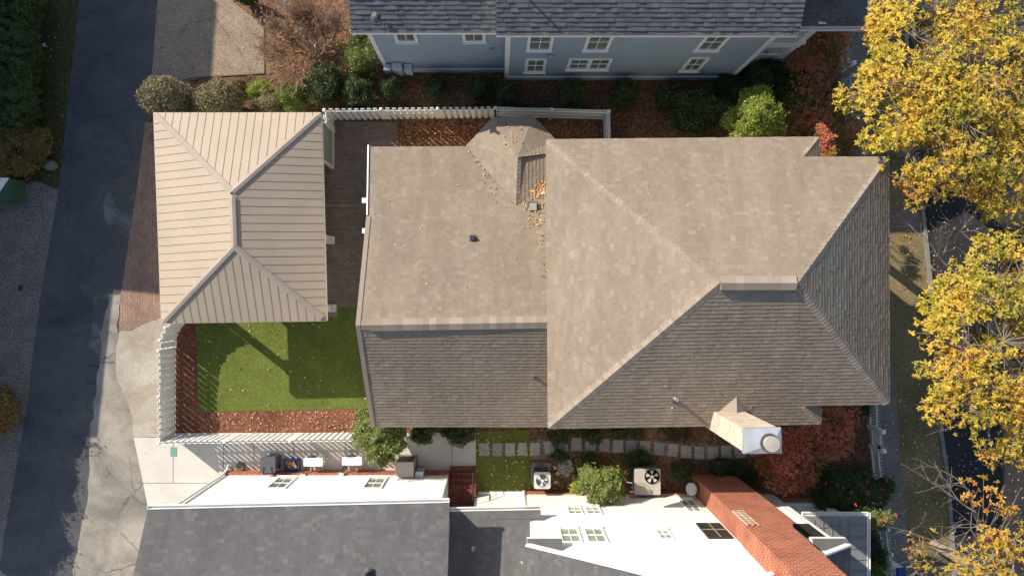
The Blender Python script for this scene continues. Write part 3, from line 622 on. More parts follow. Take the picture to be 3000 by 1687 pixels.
cp = MB(); caps(cp, RW + Vector((.0, 0, 0)), W(1084, 952, 5.84), .34, lift=.02)
def rake(mb, a, c2, w=.16):
    a = Vector(a); c2 = Vector(c2); mb.beam(a + Vector((0, 0, .03)), c2 + Vector((0, 0, .03)), w, .02)
rake(cp, k1, RW); rake(cp, r1, RW); cp.build('rake_cap', 'tan2', rroof)
ud = MB(); ud.slab([RP[0], RP[1], rk, rm], -.03, .17); ud.slab([rm, rk, RP[3], RP[4]], -.03, .17); ud.slab(QP, -.03, .17); ud.build('eave_board', 'cream', rroof)
fb = MB(); fb.beam(r0 + Vector((-.06, .02, -.1)), k1 + Vector((-.05, 0, -.1)), .05, .3); fb.build('fascia', 'white', rroof)
wl = MB()
x0 = gx(1128); x1 = gx(1612); yN = gy(505); yS = gy(1190); yR = RW.y
wl.hexa([(x0, yS, 0), (x1, yS, 0), (x1, yN, 0), (x0, yN, 0), (x0, yS, 3.25), (x1, yS, 3.25), (x1, yN, 3.1), (x0, yN, 3.1)])
wl.hexa([(x0, yS + .1, 3.25), (x1, yS + .1, 3.25), (x1, yR, 3.25), (x0, yR, 3.25), (x0, yR - .1, 5.4), (x1, yR - .1, 5.4), (x1, yR, 5.5), (x0, yR, 5.5)])
wl.hexa([(x0, yR, 3.1), (x1, yR, 3.1), (x1, yN - .05, 3.1), (x0, yN - .05, 3.1), (x0, yR, 5.5), (x1, yR, 5.5), (x1, yR + .1, 5.45), (x0, yR + .1, 5.45)])
wl.build('wall', 'cream', H0)
for (px, py) in ((1068, 587), (1069, 676)):       # bracket tops under the rake
    c = W(px, py, 3.3); bk = MB(); bk.box(c.x - .1, c.x + .35, c.y - .09, c.y + .09, 3.1, 3.3); bk.beam((c.x + .3, c.y, 2.6), (c.x - .02, c.y, 3.1), .12, .1); bk.build('bracket', 'white', H0)
# bay roof
bh = 3.12; BL = W(1366, 428, bh); B1 = W(1412, 382, bh); B2 = W(1443, 346, bh); B3 = W(1561, 342, bh); B4 = W(1627, 410, bh)
P0 = W(1517, 462, 4.12); P1 = onplane(1512, 600, RW, nRN); P1.z = max(P1.z, 4.06); P0.z = P1.z; P0 = W(1517, 462, P1.z)
VW = onplane(1366, 428, RW, nRN); VE = Vector((RE.x, onplane(1597, 452, RW, nRN).y, 0)); VE = onplane(1612, 452, RW, nRN)
sh = MB()
L_ = Vector((0, 0, .03))
shingles(sh, [B2 + L_, B3 + L_, P0 + L_], .145); shingles(sh, [BL + L_, B2 + L_, P0 + L_], .145); shingles(sh, [B3 + L_, B4 + L_, P0 + L_], .145)
W1 = onplane(1393, 449, RW, nRN)
bay = MB()
shingles(sh, [P1 + L_, P0 + L_, BL + L_], .145)
B5 = Vector((RE.x, W(1605, 452, 3.2).y, 3.5)); shingles(sh, [B4 + L_, B5 + L_, P0 + L_], .145)
shingles(sh, [B5 + Vector((0, -.02, -.0)), Vector((B5.x, P1.y + 1.0, 3.55)), P1 + Vector((0, 0, .01)), P0], .145)
broof = sh.build('bay_roof', 'tan', H0)
cp = MB(); caps(cp, P1, P0, .26, lift=.02); caps(cp, B2 + L_, P0 + L_, .1, lift=.002, t=.004); caps(cp, B3 + L_, P0 + L_, .1, lift=.004, t=.006); cp.build('ridge_cap', 'tan2', broof)
ud = MB(); ud.slab([BL, B2, P0], 0, .14); ud.slab([B2, B3, P0], 0, .14); ud.slab([B3, B4, P0], 0, .14); ud.build('eave_board', 'cream', broof)
wl = MB(); wl.prism([G(1412, 510), G(1412, 460), G(1450, 415), G(1540, 412), G(1590, 455), G(1612, 510)], 0, 3.0); wl.build('bay_wall', 'cream', H0)
# leaves on the roofs
b = MB(); rr = random.Random(21)
def inimg(P, n): return [((p.x * PPM + CX), (-p.y * PPM + CY)) for p in scatter(P, n, rr)]
leaves_plane(b, inimg([(1588, 490), (1596, 520), (1598, 575), (1560, 575), (1553, 560), (1572, 515)], 170), RW, nRN, rr, .11, .055)
leaves_plane(b, inimg([(1560, 575), (1600, 575), (1600, 660), (1545, 680), (1530, 590)], 60), RW, nRN, rr, .1, .05)
leaves_plane(b, inimg([(1575, 640), (1600, 640), (1600, 830), (1580, 830)], 20), RW, nRN, rr, .1, .05)
leaves_plane(b, inimg([(1370, 440), (1400, 440), (1440, 520), (1470, 600), (1440, 600), (1400, 500)], 30), RW, nRN, rr, .1, .05)
leaves_plane(b, inimg([(1090, 435), (1500, 470), (1590, 900), (1090, 900)], 38), RW, nRN, rr, .075, .035)
leaves_plane(b, inimg([(1480, 370), (1530, 370), (1540, 420), (1470, 430)], 22), P0 + Vector((0, 0, .06)), nrm(B2, B3, P0), rr, .1, .05)
leaves_plane(b, inimg([(1650, 420), (2550, 480), (2300, 800), (1900, 620)], 24), NW, nN, rr, .07, .035)
leaves_plane(b, inimg([(1560, 1120), (1598, 1120), (1598, 1245), (1560, 1245)], 12), RW, nRS, rr, .12, .06)
leaves_plane(b, inimg([(1700, 1130), (2300, 900), (2300, 1200), (1700, 1240)], 12), AW, nS, rr, .09, .045)
stuff('roof_leaves', b, 'fallen', 'orange fallen leaves lying on the tan shingled roofs', 'fallen leaves')
# roof vents
def box_vent(px, py, P, n, lab, s=.26):
    c = onplane(px, py, P, n); t = thing('roof_vent', c, lab, 'roof vent', None)
    b = MB(); b.hexa([(c.x - s / 2, c.y - s / 2, c.z - .15), (c.x + s / 2, c.y - s / 2, c.z - .15), (c.x + s / 2, c.y + s / 2, c.z - .2), (c.x - s / 2, c.y + s / 2, c.z - .2), (c.x - s / 2, c.y - s / 2, c.z + .12), (c.x + s / 2, c.y - s / 2, c.z + .12), (c.x + s / 2, c.y + s / 2, c.z + .18), (c.x - s / 2, c.y + s / 2, c.z + .18)]); b.build('hood', 'acgrey' if s > .22 else 'bin', t)
    f = MB(); f.beam(c + Vector((0, -s * .75, 0.03)), c + Vector((0, s * .75, 0.03)), s * 1.5, .02); f.build('flange', 'bin', t)
box_vent(1561, 607, RW, nRN, 'square grey box vent on the tan rear roof beside drifted leaves')
box_vent(1385, 698, RW, nRN, 'small dark hooded vent alone in the middle of the tan rear roof', .15)
c = onplane(1567, 1103, RW, nRS); vent_pipe(c.x, c.y, c.z, .42, 'dark vent pipe low on the rear roof beside the main roof edge', .055, 'bin')
c = onplane(1976, 1166, AW, nS); vent_pipe(c.x, c.y, c.z, .42, 'vent pipe with dark collar on the south roof slope near the brick chimney', .055)
# chimney of the tan house
ch = thing('brick_chimney', G(1995, 1160), 'buff brick chimney with sheet metal cap at the tan house eave', 'chimney')
ct = [W(2181, 1325, 9.5), W(2285, 1324, 9.5), W(2283, 1254, 9.5), W(2183, 1257, 9.5)]
mid = [Vector((p.x + dx, p.y + dy, 6.0)) for p, dx, dy in zip(ct, (.02, 0, 0, .02), (0, 0, 0, 0))]
low = [Vector((p.x, p.y, 0)) for p in mid]
b = MB(); b.hexa(low + mid); b.hexa([p + Vector((0, 0, .001)) for p in mid] + ct); b.build('shaft', 'buffbrick', ch)
b = MB(); cc = sum(ct, Vector()) / 4
e = [c0 + (c0 - cc).normalized() * .05 for c0 in ct]; up = [p + Vector((0, 0, .04)) for p in e]; b.hexa([p + Vector((0, 0, -.09)) for p in e] + up)
fc = cc + Vector((.15, -.03, .17))
for i in range(4):
    a, c2 = up[i], up[(i + 1) % 4]; q = [fc + (p - cc) * .33 for p in (a, c2)]
    b.face([a, c2, Vector((q[1].x, q[1].y, fc.z)), Vector((q[0].x, q[0].y, fc.z))])
b.build('metal_cap', 'galv', ch)
b = MB(); b.lathe((fc.x, fc.y, fc.z - .04), [(.2, 0), (.2, .22), (.225, .22), (.225, .26), (.0, .28)], 24); b.build('flue_lid', 'acgrey', ch)
b = MB(); b.lathe((fc.x, fc.y, fc.z - .04), [(.27, 0), (.27, .08), (.21, .08)], 24); b.build('flue_collar', 'bin', ch)
ck = MB(); a1 = onplane(2103, 1207, AW, nS); a2 = onplane(2200, 1203, AW, nS); a3 = onplane(2158, 1160, AW, nS); rg = Vector((a3.x, a1.y, a1.z + .42))
ck.face([a1, rg, a3]); ck.face([rg, a2, a3]); ck.face([a1, a2, rg]); ck.build('cricket', 'tan2', roof)

# ============================================================ CARPORT
CP = thing('carport', G(780, 650), 'open carport with tan standing seam metal hip roof and white posts', 'carport')
eh = 3.3; c4 = [W(448.6, 330, eh), W(941.5, 329.6, eh), W(957, 941, eh), W(471.5, 948, eh)]; rN_ = W(680, 562, 4.42); rS_ = W(686, 722, 4.42)
faces = [(c4[0], c4[1], [rN_]), (c4[1], c4[2], [rS_, rN_]), (c4[2], c4[3], [rS_]), (c4[3], c4[0], [rN_, rS_])]
pan = MB(); seam = MB()
for a, c2, tops in faces:
    P = [a, c2] + tops; n = (P[1] - P[0]).cross(P[2] - P[0]).normalized()
    if n.z < 0: n = -n
    pan.slab(P, 0, .03); u = (c2 - a).normalized(); v = n.cross(u)
    if v.z < 0: v = -v
    Q = [((p - a).dot(u), (p - a).dot(v)) for p in P]; L = (c2 - a).length; k = .16
    while k < L - .05:
        # intersect vertical line u=k with polygon
        hit = []
        for i in range(len(Q)):
            p, q = Q[i], Q[(i + 1) % len(Q)]
            if (p[0] - k) * (q[0] - k) < 0: hit.append(p[1] + (q[1] - p[1]) * (k - p[0]) / (q[0] - p[0]))
        if len(hit) >= 2 and max(hit) - min(hit) > .1:
            A = a + u * k + v * min(hit) + n * .018; B = a + u * k + v * max(hit) + n * .018; seam.beam(A, B, .010, .010)
        k += .305
rf = pan.build('roof', 'metalroof', CP); seam.build('standing_seams', 'metalroof', rf)
cp = MB()
for a, c2 in ((c4[0], rN_), (c4[1], rN_), (c4[2], rS_), (c4[3], rS_), (rN_, rS_)):
    d = (c2 - a).normalized(); s = d.cross(Vector((0, 0, 1))).normalized(); up = Vector((0, 0, .055)); w = .11; a = a + d * .2
    a0, b0 = a + up, c2 + up; dz = Vector((0, 0, .035))
    for sg in (1, -1):
        f = [a0, a0 + s * w * sg - dz, b0 + s * w * sg - dz, b0]; nn = (f[1] - f[0]).cross(f[2] - f[0]); cp.face(f if nn.z > 0 else f[::-1])
        f = [a0 + s * w * sg - dz, a0 + s * w * sg - dz - up, b0 + s * w * sg - dz - up, b0 + s * w * sg - dz]; cp.face(f)
cp.build('hip_cap', 'metalcap', rf)
fa = MB()
for i in range(4):
    a, c2 = c4[i], c4[(i + 1) % 4]; m_ = sum(c4, Vector()) / 4; ia = a + (m_ - a).normalized() * .04; ic = c2 + (m_ - c2).normalized() * .04
    fa.beam(ia + Vector((0, 0, -.12)), ic + Vector((0, 0, -.12)), .04, .2)
fa.build('fascia', 'white', rf)
for (x, y) in ((619, 903), (975, 902), (970, 704)):
    c = G(x, y); p = MB(); p.box(c.x - .12, c.x + .12, c.y - .12, c.y + .12, .01, 3.1); p.box(c.x - .16, c.x + .16, c.y - .16, c.y + .16, .01, .25); p.box(c.x - .15, c.x + .15, c.y - .15, c.y + .15, 2.6, 2.7); p.build('post', 'white', CP)
bm_ = MB()
bm_.box(gx(600), gx(614), gy(395), gy(770), 2.85, 3.08); bm_.box(gx(600), gx(614), gy(771), gy(903), 2.85, 3.08); bm_.box(gx(968), gx(982), gy(500), gy(903), 2.85, 3.08); bm_.box(gx(615), gx(967), gy(896), gy(910), 2.85, 3.08)
bm_.build('beam', 'white', CP)
wl = MB(); wl.box(gx(600), gx(614), gy(385), gy(769), .01, 2.84); wl.box(gx(615), gx(978), gy(385), gy(392), .01, 3.0); wl.build('wall', 'cream', CP)
sp = MB(); X = gx(977); sp.box(X - .12, X, gy(386), gy(497), .01, 2.9); o = sp.build('side_panel', 'sage', CP)
fr = MB()
fr.box(X + .002, X + .035, gy(386), gy(392), .012, 2.9); fr.box(X + .002, X + .035, gy(491), gy(497), .012, 2.9); fr.box(X + .002, X + .035, gy(392), gy(491), .012, .2)
fr.beam((X + .02, gy(392), 2.6), (X + .02, gy(440), 2.6), .03, .12); fr.build('panel_trim', 'white', o)
# knee braces
for (x, y, dx, dy) in ((975, 902, 0, 1), (619, 903, 0, 1), (970, 704, 0, 1)):
    c = G(x, y); k = MB(); k.beam((c.x + dx * .1, c.y + dy * .1, 2.35), (c.x + dx * .6, c.y + dy * .6, 2.85), .09, .09); k.build('brace', 'white', CP)

# ============================================================ BLUE-GREY HOUSE (top)
BH = thing('blue_house', G(1650, 150), 'blue-grey sided house with dark shingle roof and white trim, top edge', 'house')
def gable_wing(x0, x1, ye, he, ridge_y, slope, over_y2, mat, parent, expo=.15, mdn='white', lam=.013, t=.016):
    e0 = Vector((x0, ye, he)); e1 = Vector((x1, ye, he)); run = ridge_y - ye; hr = he + abs(run) * slope
    q0 = Vector((x0, ridge_y, hr)); q1 = Vector((x1, ridge_y, hr)); f0 = Vector((x0, over_y2, hr - abs(over_y2 - ridge_y) * slope)); f1 = Vector((x1, over_y2, f0.z))
    s = MB(); shingles(s, [e0, e1, q1, q0], expo, t, widths=(.2, .22, .25, .28), lam=lam)
    s.face([q0, q1, f1, f0] if (q1 - q0).cross(f1 - q0).z > 0 else [f0, f1, q1, q0], .5)
    r = s.build('roof', mat, parent); u = MB(); u.slab([e0, e1, q1, q0], -.012, .18); u.slab([f0, f1, q1, q0], -.012, .18); u.build('fascia', mdn, r)
    return r, hr
yeL = W(0, 97, 5.95).y; yeM = W(0, 107, 6.05).y
rL, _ = gable_wing(gx(1112), gx(1462), yeL, 5.95, yeL + 4.3, .6, yeL + 8.6, 'bluegrey', BH)
rM, hrM = gable_wing(W(1453, 0, 6.05).x, W(2337, 0, 6.05).x, yeM, 6.12, yeM + 4.6, .6, yeM + 9.2, 'bluegrey', BH)
yL = gy(215); yM = gy(237); xa, xb, xc = gx(1134), gx(1479), gx(2135)
wl = MB(); wl.box(xa, xb, yL, yL + 7.8, .56, 6.0); wl.box(xb, xc, yM, yM + 8.6, .56, 6.05); wl.build('wall', 'siding', BH)
wl = MB(); wl.box(xa + .04, xb, yL + .03, yL + 7.7, 0, .56); wl.box(xb + .03, xc - .03, yM + .03, yM + 8.5, 0, .56); wl.build('foundation', 'fence', BH)
for x in (xa, ): 
    c = MB(); c.box(x - .02, x + .16, yL - .025, yL, .57, 5.9); c.box(x - .025, x, yL - .025, yL + .14, .57, 5.9); c.build('corner_board', 'white', BH)
c = MB(); c.box(xb - .02, xb + .16, yM - .025, yM, .57, 6.0); c.build('corner_board', 'white', BH)
c = MB(); c.box(xc - .16, xc + .02, yM - .025, yM, .57, 6.0); c.box(xc, xc + .025, yM - .02, yM + .14, .57, 6.0); c.build('corner_board', 'white', BH)
c = MB(); c.box(xa - .02, xb, yL - .04, yL, .5, .66); c.build('skirt_board', 'white', BH)
c = MB(); c.box(xb - .02, xc + .02, yM - .045, yM, .5, .66); c.build('skirt_board', 'white', BH)
for x0, x1, z0, z1, n in ((1532, 1596, 3.95, 5.75, 1), (1676, 1740, 3.95, 5.75, 1), (1961, 2023, 3.95, 5.75, 1), (1533, 1590, 1.3, 2.95, 1), (1648, 1764, 1.65, 2.98, 2), (1966, 2019, 1.45, 3.1, 1)):
    window(BH, gx(x0), gx(x1), z0, z1, yM, -1, n, fw=.11)
for x0, x1 in ((1199, 1256), (1370, 1428)): window(BH, gx(x0), gx(x1), 3.95, 5.6, yL, -1, 1, fw=.11)
for x0, x1, y, z0, z1 in ((1300, 1350, yL, .12, .42), (1385, 1405, yL, .1, .4), (1530, 1582, yM, .1, .42), (1655, 1742, yM, .1, .42), (1950, 1990, yM, .1, .42)):
    c = MB(); c.box(gx(x0), gx(x1), y - .03, y + .02, z0, z1); c.build('crawl_vent', 'aclight', BH)
c = MB(); c.box(gx(1438), gx(1450), yL - .1, yL - .01, 3.1, 3.25); c.build('wall_vent', 'siding', BH)
c = MB(); c.box(gx(1588), gx(1606), yM - .1, yM - .01, 3.35, 3.5); c.build('wall_vent', 'siding', BH)
for i, (x0, x1, z0, z1) in enumerate(((1138, 1158, .7, 1.35), (1162, 1190, .6, 1.5), (1196, 1216, .65, 1.35))):
    t = thing('utility_box', (gx((x0 + x1) / 2), yL - .15, 0), ['grey meter box nearest the corner board of the blue-grey wall', 'largest grey meter box, between the other two on the blue-grey wall', 'grey meter box on the blue-grey wall farthest from the corner board'][i], 'utility box', 'meter boxes on the blue-grey wall')
    c = MB(); c.box(gx(x0), gx(x1), yL - .28, yL - .03, z0, z1); c.build('cabinet', 'aclight', t)
    c = MB(); c.box(gx((x0 + x1) / 2) - .03, gx((x0 + x1) / 2) + .03, yL - .12, yL - .06, 0, z0); c.build('conduit', 'aclight', t)
# porch on its east end
px0, px1 = xc, gx(2266); py0 = gy(198); py1 = gy(60)
c = MB(); c.box(px0, px1, py0, py1 + 2, .0, .55); c.build('porch_skirt', 'fence', BH)
c = MB(); c.box(px0, px1 + .05, py0 - .05, py1 + 2, .55, .62); c.build('porch_deck', 'cream', BH)
for zf in (.62, 3.35):
    c = MB(); c.box(px0 + .1, px1 - .1, py0 + .03, py0 + .09, zf + .85, zf + .92); c.box(px0 + .1, px1 - .1, py0 + .03, py0 + .09, zf + .12, zf + .17); c.build('porch_rail', 'white', BH)
    k = px0 + .15
    c = MB()
    while k < px1 - .1: c.box(k, k + .035, py0 + .04, py0 + .08, zf + .17, zf + .85); k += .13
    c.build('balusters', 'white', BH)
c = MB(); c.box(px0, px1 + .02, py0 - .02, py0 + .2, 2.55, 2.85); c.box(px1 - .2, px1 + .02, py0 + .2, py1 + 2, 2.55, 2.85); c.build('porch_beam', 'white', BH)
c = MB(); c.box(px0, px1 - .03, py0 + .18, py1 + 2, 3.2, 3.34); c.build('upper_deck', 'brick', BH)
c = MB(); c.box(px0, px1 + .05, py0 - .06, py0 + .2, 3.02, 3.19); c.build('upper_beam', 'white', BH)
for y in (py0 + .14, py0 + 2.6):
    c = MB(); c.box(px1 - .26, px1 + .0, y - .13, y + .13, .62, 5.0); c.box(px1 - .32, px1 + .06, y - .19, y + .19, .62, .95); c.build('porch_column', 'white', BH)
pe = [W(2337, 84, 4.9), W(2541, 80, 4.9)]; pe[0].x = xc + .02; pz = Vector((0, 5.5, 0))
s = MB(); hipP = Vector((xc + .02, pe[1].y + 2.2, 6.0)); 
e0, e1 = Vector((xc, pe[1].y, 4.9)), pe[1]; q1 = Vector((xc, pe[1].y + 1.9, 5.9)); far = e1 + Vector((0, 6, 0)); q2 = q1 + Vector((0, 4, 0))
shingles(s, [e0, e1, q1], .16, .016, lam=.01); shingles(s, [far, e1, q1, q2], .16, .016, lam=.01)
pr = s.build('porch_roof', 'bluegrey', BH); s = MB(); s.slab([e0, e1, q1], -.015, .14); s.slab([e1, far, q2, q1], -.015, .14); s.build('fascia', 'white', pr)
gutter(pr, e0 + Vector((0, -.06, .02)), e1 + Vector((.06, -.06, .02))); gutter(pr, e1 + Vector((.06, 0, .02)), far + Vector((.06, 0, .02)))
c = W(1094, 36, 6.9); vent_pipe(c.x, c.y, 6.45, .34, 'pale vent pipe on the dark roof of the blue-grey house', .06, 'acgrey')
ms = W(1634, 82, 6.3) + Vector((-3.3, 2.6, 2.6)); zr = 6.12 + (ms.y - yeM) * .6
t = thing('roof_mast', (ms.x, ms.y, zr), 'thin metal mast on the blue-grey house roof just beyond the top edge', 'mast'); c = MB(); c.tube([(ms.x, ms.y, zr - .05), ms], .035, 8); c.build('pole', 'galv', t)

# ============================================================ WHITE NEIGHBOUR: low wing (bottom left)
WL = thing('white_annex', G(980, 1500), 'long white building with grey shingle roof at the lower left', 'house')
a = W(433, 1491, 5.6); c2 = W(1316, 1471, 5.6); yA = (a.y + c2.y) / 2
sl_ = .53; run = 4.2; e0 = Vector((a.x, a.y, 5.6)); e1 = Vector((c2.x, c2.y, 5.6)); q0 = e0 + Vector((0, -run, run * sl_)); q1 = e1 + Vector((0, -run, run * sl_))
s = MB(); shingles(s, [e1, e0, q0, q1], .145, .010, widths=(.12, .16, .2, .27), lam=.004); f0 = q0 + Vector((0, -run, -run * sl_)); f1 = q1 + Vector((0, -run, -run * sl_)); s.face([q0, f0, f1, q1], .5)
r = s.build('roof', 'grey', WL); s = MB(); s.slab([e1, e0, q0, q1], -.012, .18); s.slab([q1, q0, f0, f1], -.012, .18); s.build('fascia', 'white', r)
gutter(r, e0 + Vector((0, .07, .02)), e1 + Vector((0, .07, .02)))
x0, x1 = gx(672), gx(1316); yw = gy(1381); yb = yw - 7.6
s = MB(); s.box(x0, x1, yb, yw, .62, 5.52)
rp = Vector((0, (yw + yb) / 2, 5.52 + 3.8 * sl_))
for x in (x0, x1 - .1): s.hexa([(x, yw - .02, 5.52), (x, yb + .02, 5.52), (x + .1, yb + .02, 5.52), (x + .1, yw - .02, 5.52), (x, rp.y + .05, rp.z), (x, rp.y - .05, rp.z), (x + .1, rp.y - .05, rp.z), (x + .1, rp.y + .05, rp.z)])
s.build('wall', 'whitewall', WL)
s = MB(); s.box(x0 - .03, x1 + .03, yb - .03, yw + .07, 0, .62); s.build('brick_base', 'brick', WL)
s = MB(); s.box(x0 - .05, x0 - .003, yw - .12, yw + .02, .63, 5.5); s.build('corner_board', 'aclight', WL)
window(WL, gx(836), gx(891), 1.05, 2.75, yw, 1, 1, fw=.08); window(WL, gx(1094), gx(1148), 1.05, 2.75, yw, 1, 1, fw=.08)
s = MB(); s.tube([(x0 + .05, yw + .08, 5.3), (x0 + .05, yw + .07, 1.0), (x0 + .0, yw + .12, .3), (x0 - .02, yw + .3, .08)], .05, 8); s.build('downspout', 'white', WL)
c = W(1075, 1683, 7.0); vent_pipe(c.x, c.y, 6.75, .45, 'dark vent pipe on the grey roof at the bottom edge', .05, 'black')

# connector roof
CN = thing('link_wing', G(1430, 1520), 'low white link wing with grey shingle roof half in shadow', 'house')
a = W(1319, 1497, 3.75); c2 = W(1584, 1492, 3.75); sl_ = .62; run = 5.5
a.x -= .0; q0 = Vector((a.x, a.y - run, 3.75 + run * sl_)); xR = gx(1544); 
k0 = Vector((c2.x, gy(1436), 0)); k0.z = 3.75 + (c2.y - k0.y) * sl_; k1_ = Vector((xR, k0.y, k0.z)); q1 = Vector((xR, a.y - run, q0.z))
s = MB(); shingles(s, [c2, a, Vector((a.x, k0.y, k0.z)), k0], .145, .010, widths=(.12, .16, .2, .27), lam=.004); shingles(s, [k1_, Vector((a.x, k0.y, k0.z)), q0, q1], .145, .010, widths=(.12, .16, .2, .27), lam=.004)
r = s.build('roof', 'grey', CN); s = MB(); s.slab([c2, a, Vector((a.x, k0.y, k0.z)), k0], -.012, .15); s.slab([k1_, Vector((a.x, k0.y, k0.z)), q0, q1], -.012, .15); s.build('fascia', 'white', r)
gutter(r, a + Vector((0, .07, .02)), c2 + Vector((0, .07, .02)))
b = MB(); leaves_flat(b, [c2 + Vector((-rr.random() * .5, .07, -.06)) for _ in range(26)], rr, .09, .05); leaves_flat(b, [W(1532, 1648, 6.2) - Vector((0, 0, .0))], rr, .1, .06)
stuff('gutter_leaves', b, 'fallen', 'orange leaves caught in the gutter of the white link wing', 'fallen leaves')
s = MB(); s.box(gx(1392), gx(1541), gy(1600), gy(1447), 0, 4.0); s.build('wall', 'whitewall', CN)
s = MB(); s.box(gx(1318), gx(1391), gy(1600), gy(1500), 0, 4.0); s.build('porch_wall', 'whitewall', CN)
s = MB(); s.tube([(gx(1534), gy(1437), .1), (gx(1534), gy(1444), .5), (gx(1534), gy(1444), 3.55), (gx(1534), gy(1424), 3.68)], .055, 8); s.build('downspout', 'white', CN)
s = MB(); s.box(gx(1400), gx(1530), gy(1446), gy(1438), 0, .14); s.build('window_well', 'fence', CN)
c = W(1386, 1602, 5.0); vent_pipe(c.x, c.y, 4.95, .4, 'white topped vent pipe on the shaded link roof', .05, 'acgrey')
# brick steps
ST = thing('brick_steps', G(1355, 1420), 'red brick entry steps between the white buildings', 'steps')
s = MB(); x0, x1 = gx(1319), gx(1396)
for k, (ya, yb2) in enumerate(((1364, 1379), (1379, 1393), (1393, 1408), (1408, 1500))): s.box(x0, x1, gy(ya), gy(yb2), 0, .15 * (k + 1))
s.build('treads', 'steps', ST)
s = MB(); z = .6; s.tube([(gx(1389), gy(1367), .15), (gx(1389), gy(1367), 1.05), (gx(1389), gy(1410), 1.5), (gx(1389), gy(1480), 1.5), (gx(1389), gy(1480), .6)], .03, 8); s.tube([(gx(1389), gy(1410), 1.5), (gx(1389), gy(1410), .6)], .022, 8); s.tube([(gx(1389), gy(1368), .6), (gx(1389), gy(1410), 1.05), (gx(1389), gy(1480), 1.05)], .018, 8); s.build('handrail', 'black', ST)

# ============================================================ WHITE NEIGHBOUR: tall house (bottom right)
TH = thing('white_tall_house', G(1890, 1560), 'tall white gabled house with grey shingle roof at the lower right', 'house')
yw = gy(1441); xW = gx(1541); xE = gx(2252); hE = 7.0; xr0 = gx(1526); xr1 = gx(2258); pk = gx(1890); hP = hE + (pk - xr0) * .74; hP2 = hP
yo = yw + .14; D = 12
eW = Vector((xr0, yo, hE)); eE = Vector((xr1, yo, hE)); pp = Vector((pk, yo, hP)); dn = Vector((0, -D, 0))
s = MB(); shingles(s, [eW + dn * .45, eW, pp, pp + dn * .45], .145, .010, widths=(.12, .16, .2, .27), lam=.004); shingles(s, [eE, eE + dn * .45, pp + dn * .45, pp], .145, .014, widths=(.12, .16, .2, .27), lam=.006)
s.face([eW + dn, eW + dn * .45, pp + dn * .45, pp + dn][::1], .5); s.face([eE + dn * .45, eE + dn, pp + dn, pp + dn * .45], .5)
r = s.build('roof', 'grey', TH); s = MB(); s.slab([eW, eW + dn, pp + dn, pp], -.012, .16); s.slab([eE, pp, pp + dn, eE + dn], -.012, .16); s.build('fascia', 'white', r)
s = MB(); s.beam(eW + Vector((0, .02, -.07)), pp + Vector((0, .02, -.07)), .06, .2); s.beam(eE + Vector((0, .02, -.07)), pp + Vector((0, .02, -.07)), .06, .2); s.build('rake_board', 'white', r)
s = MB(); s.prism([(xW, yw - D + .3), (xE, yw - D + .3), (xE, yw), (xW, yw)], .45, hE - .1)
n_ = (hE - .12)
s.hexa([(xW + .01, yw - .12, n_), (xE - .01, yw - .12, n_), (xE - .01, yw - .002, n_), (xW + .01, yw - .002, n_), (pk - .05, yw - .12, hP - .3), (pk + .05, yw - .12, hP - .3), (pk + .05, yw - .002, hP - .3), (pk - .05, yw - .002, hP - .3)])
s.build('wall', 'whitewall', TH)
s = MB(); s.box(xW + .03, xE - .03, yw - D + .4, yw + .06, 0, .45); s.build('brick_base', 'brick', TH)
# cornice returns
for sg, xx in ((1, xr0), (-1, xr1)):
    s = MB(); x0 = xx; x1 = xx + sg * 1.15; s.box(x0, x1, yw + .003, yw + .3, hE - .42, hE - .2); o = s.build('cornice_return', 'white', TH)
    s = MB(); P = [(x0, yw + .32, hE - .19), (x1, yw + .32, hE - .19), (x1, yw + .003, hE + .02), (x0, yw + .003, hE + .02)]; s.face(P if sg > 0 else P[::-1], .4); s.build('return_roof', 'grey', o)
for x0, x1, z0, z1, fw in ((1645, 1685, 2.1, 3.15, .06), (1694, 1735, 2.1, 3.15, .06), (1608, 1658, 4.75, 6.3, .07), (1669, 1718, 4.75, 6.3, .07), (1845, 1878, 4.9, 5.95, .05), (1966, 2008, 1.2, 2.85, .06)):
    window(TH, gx(x0), gx(x1), z0, z1, yw, 1, 1, fw=fw, sill=True, glass='glass2')
sh_ = MB(); sh_.box(gx(1959), gx(2018), yw + .003, yw + .06, 4.3, 5.9); o = sh_.build('dark_window', 'dark', TH)
sh_ = MB(); sh_.box(gx(1988), gx(1990), yw + .061, yw + .08, 4.35, 5.85); sh_.box(gx(1960), gx(2017), yw + .061, yw + .075, 5.05, 5.1); sh_.build('glazing_bar', 'bark', o)
sh_ = MB(); sh_.box(gx(2196), gx(2240), yw + .003, yw + .06, 4.4, 5.8); sh_.build('dark_window', 'dark', TH)
s = MB(); s.box(gx(2230), gx(2252), yw + .003, yw + .04, .5, 6.7); s.build('corner_board', 'white', TH)
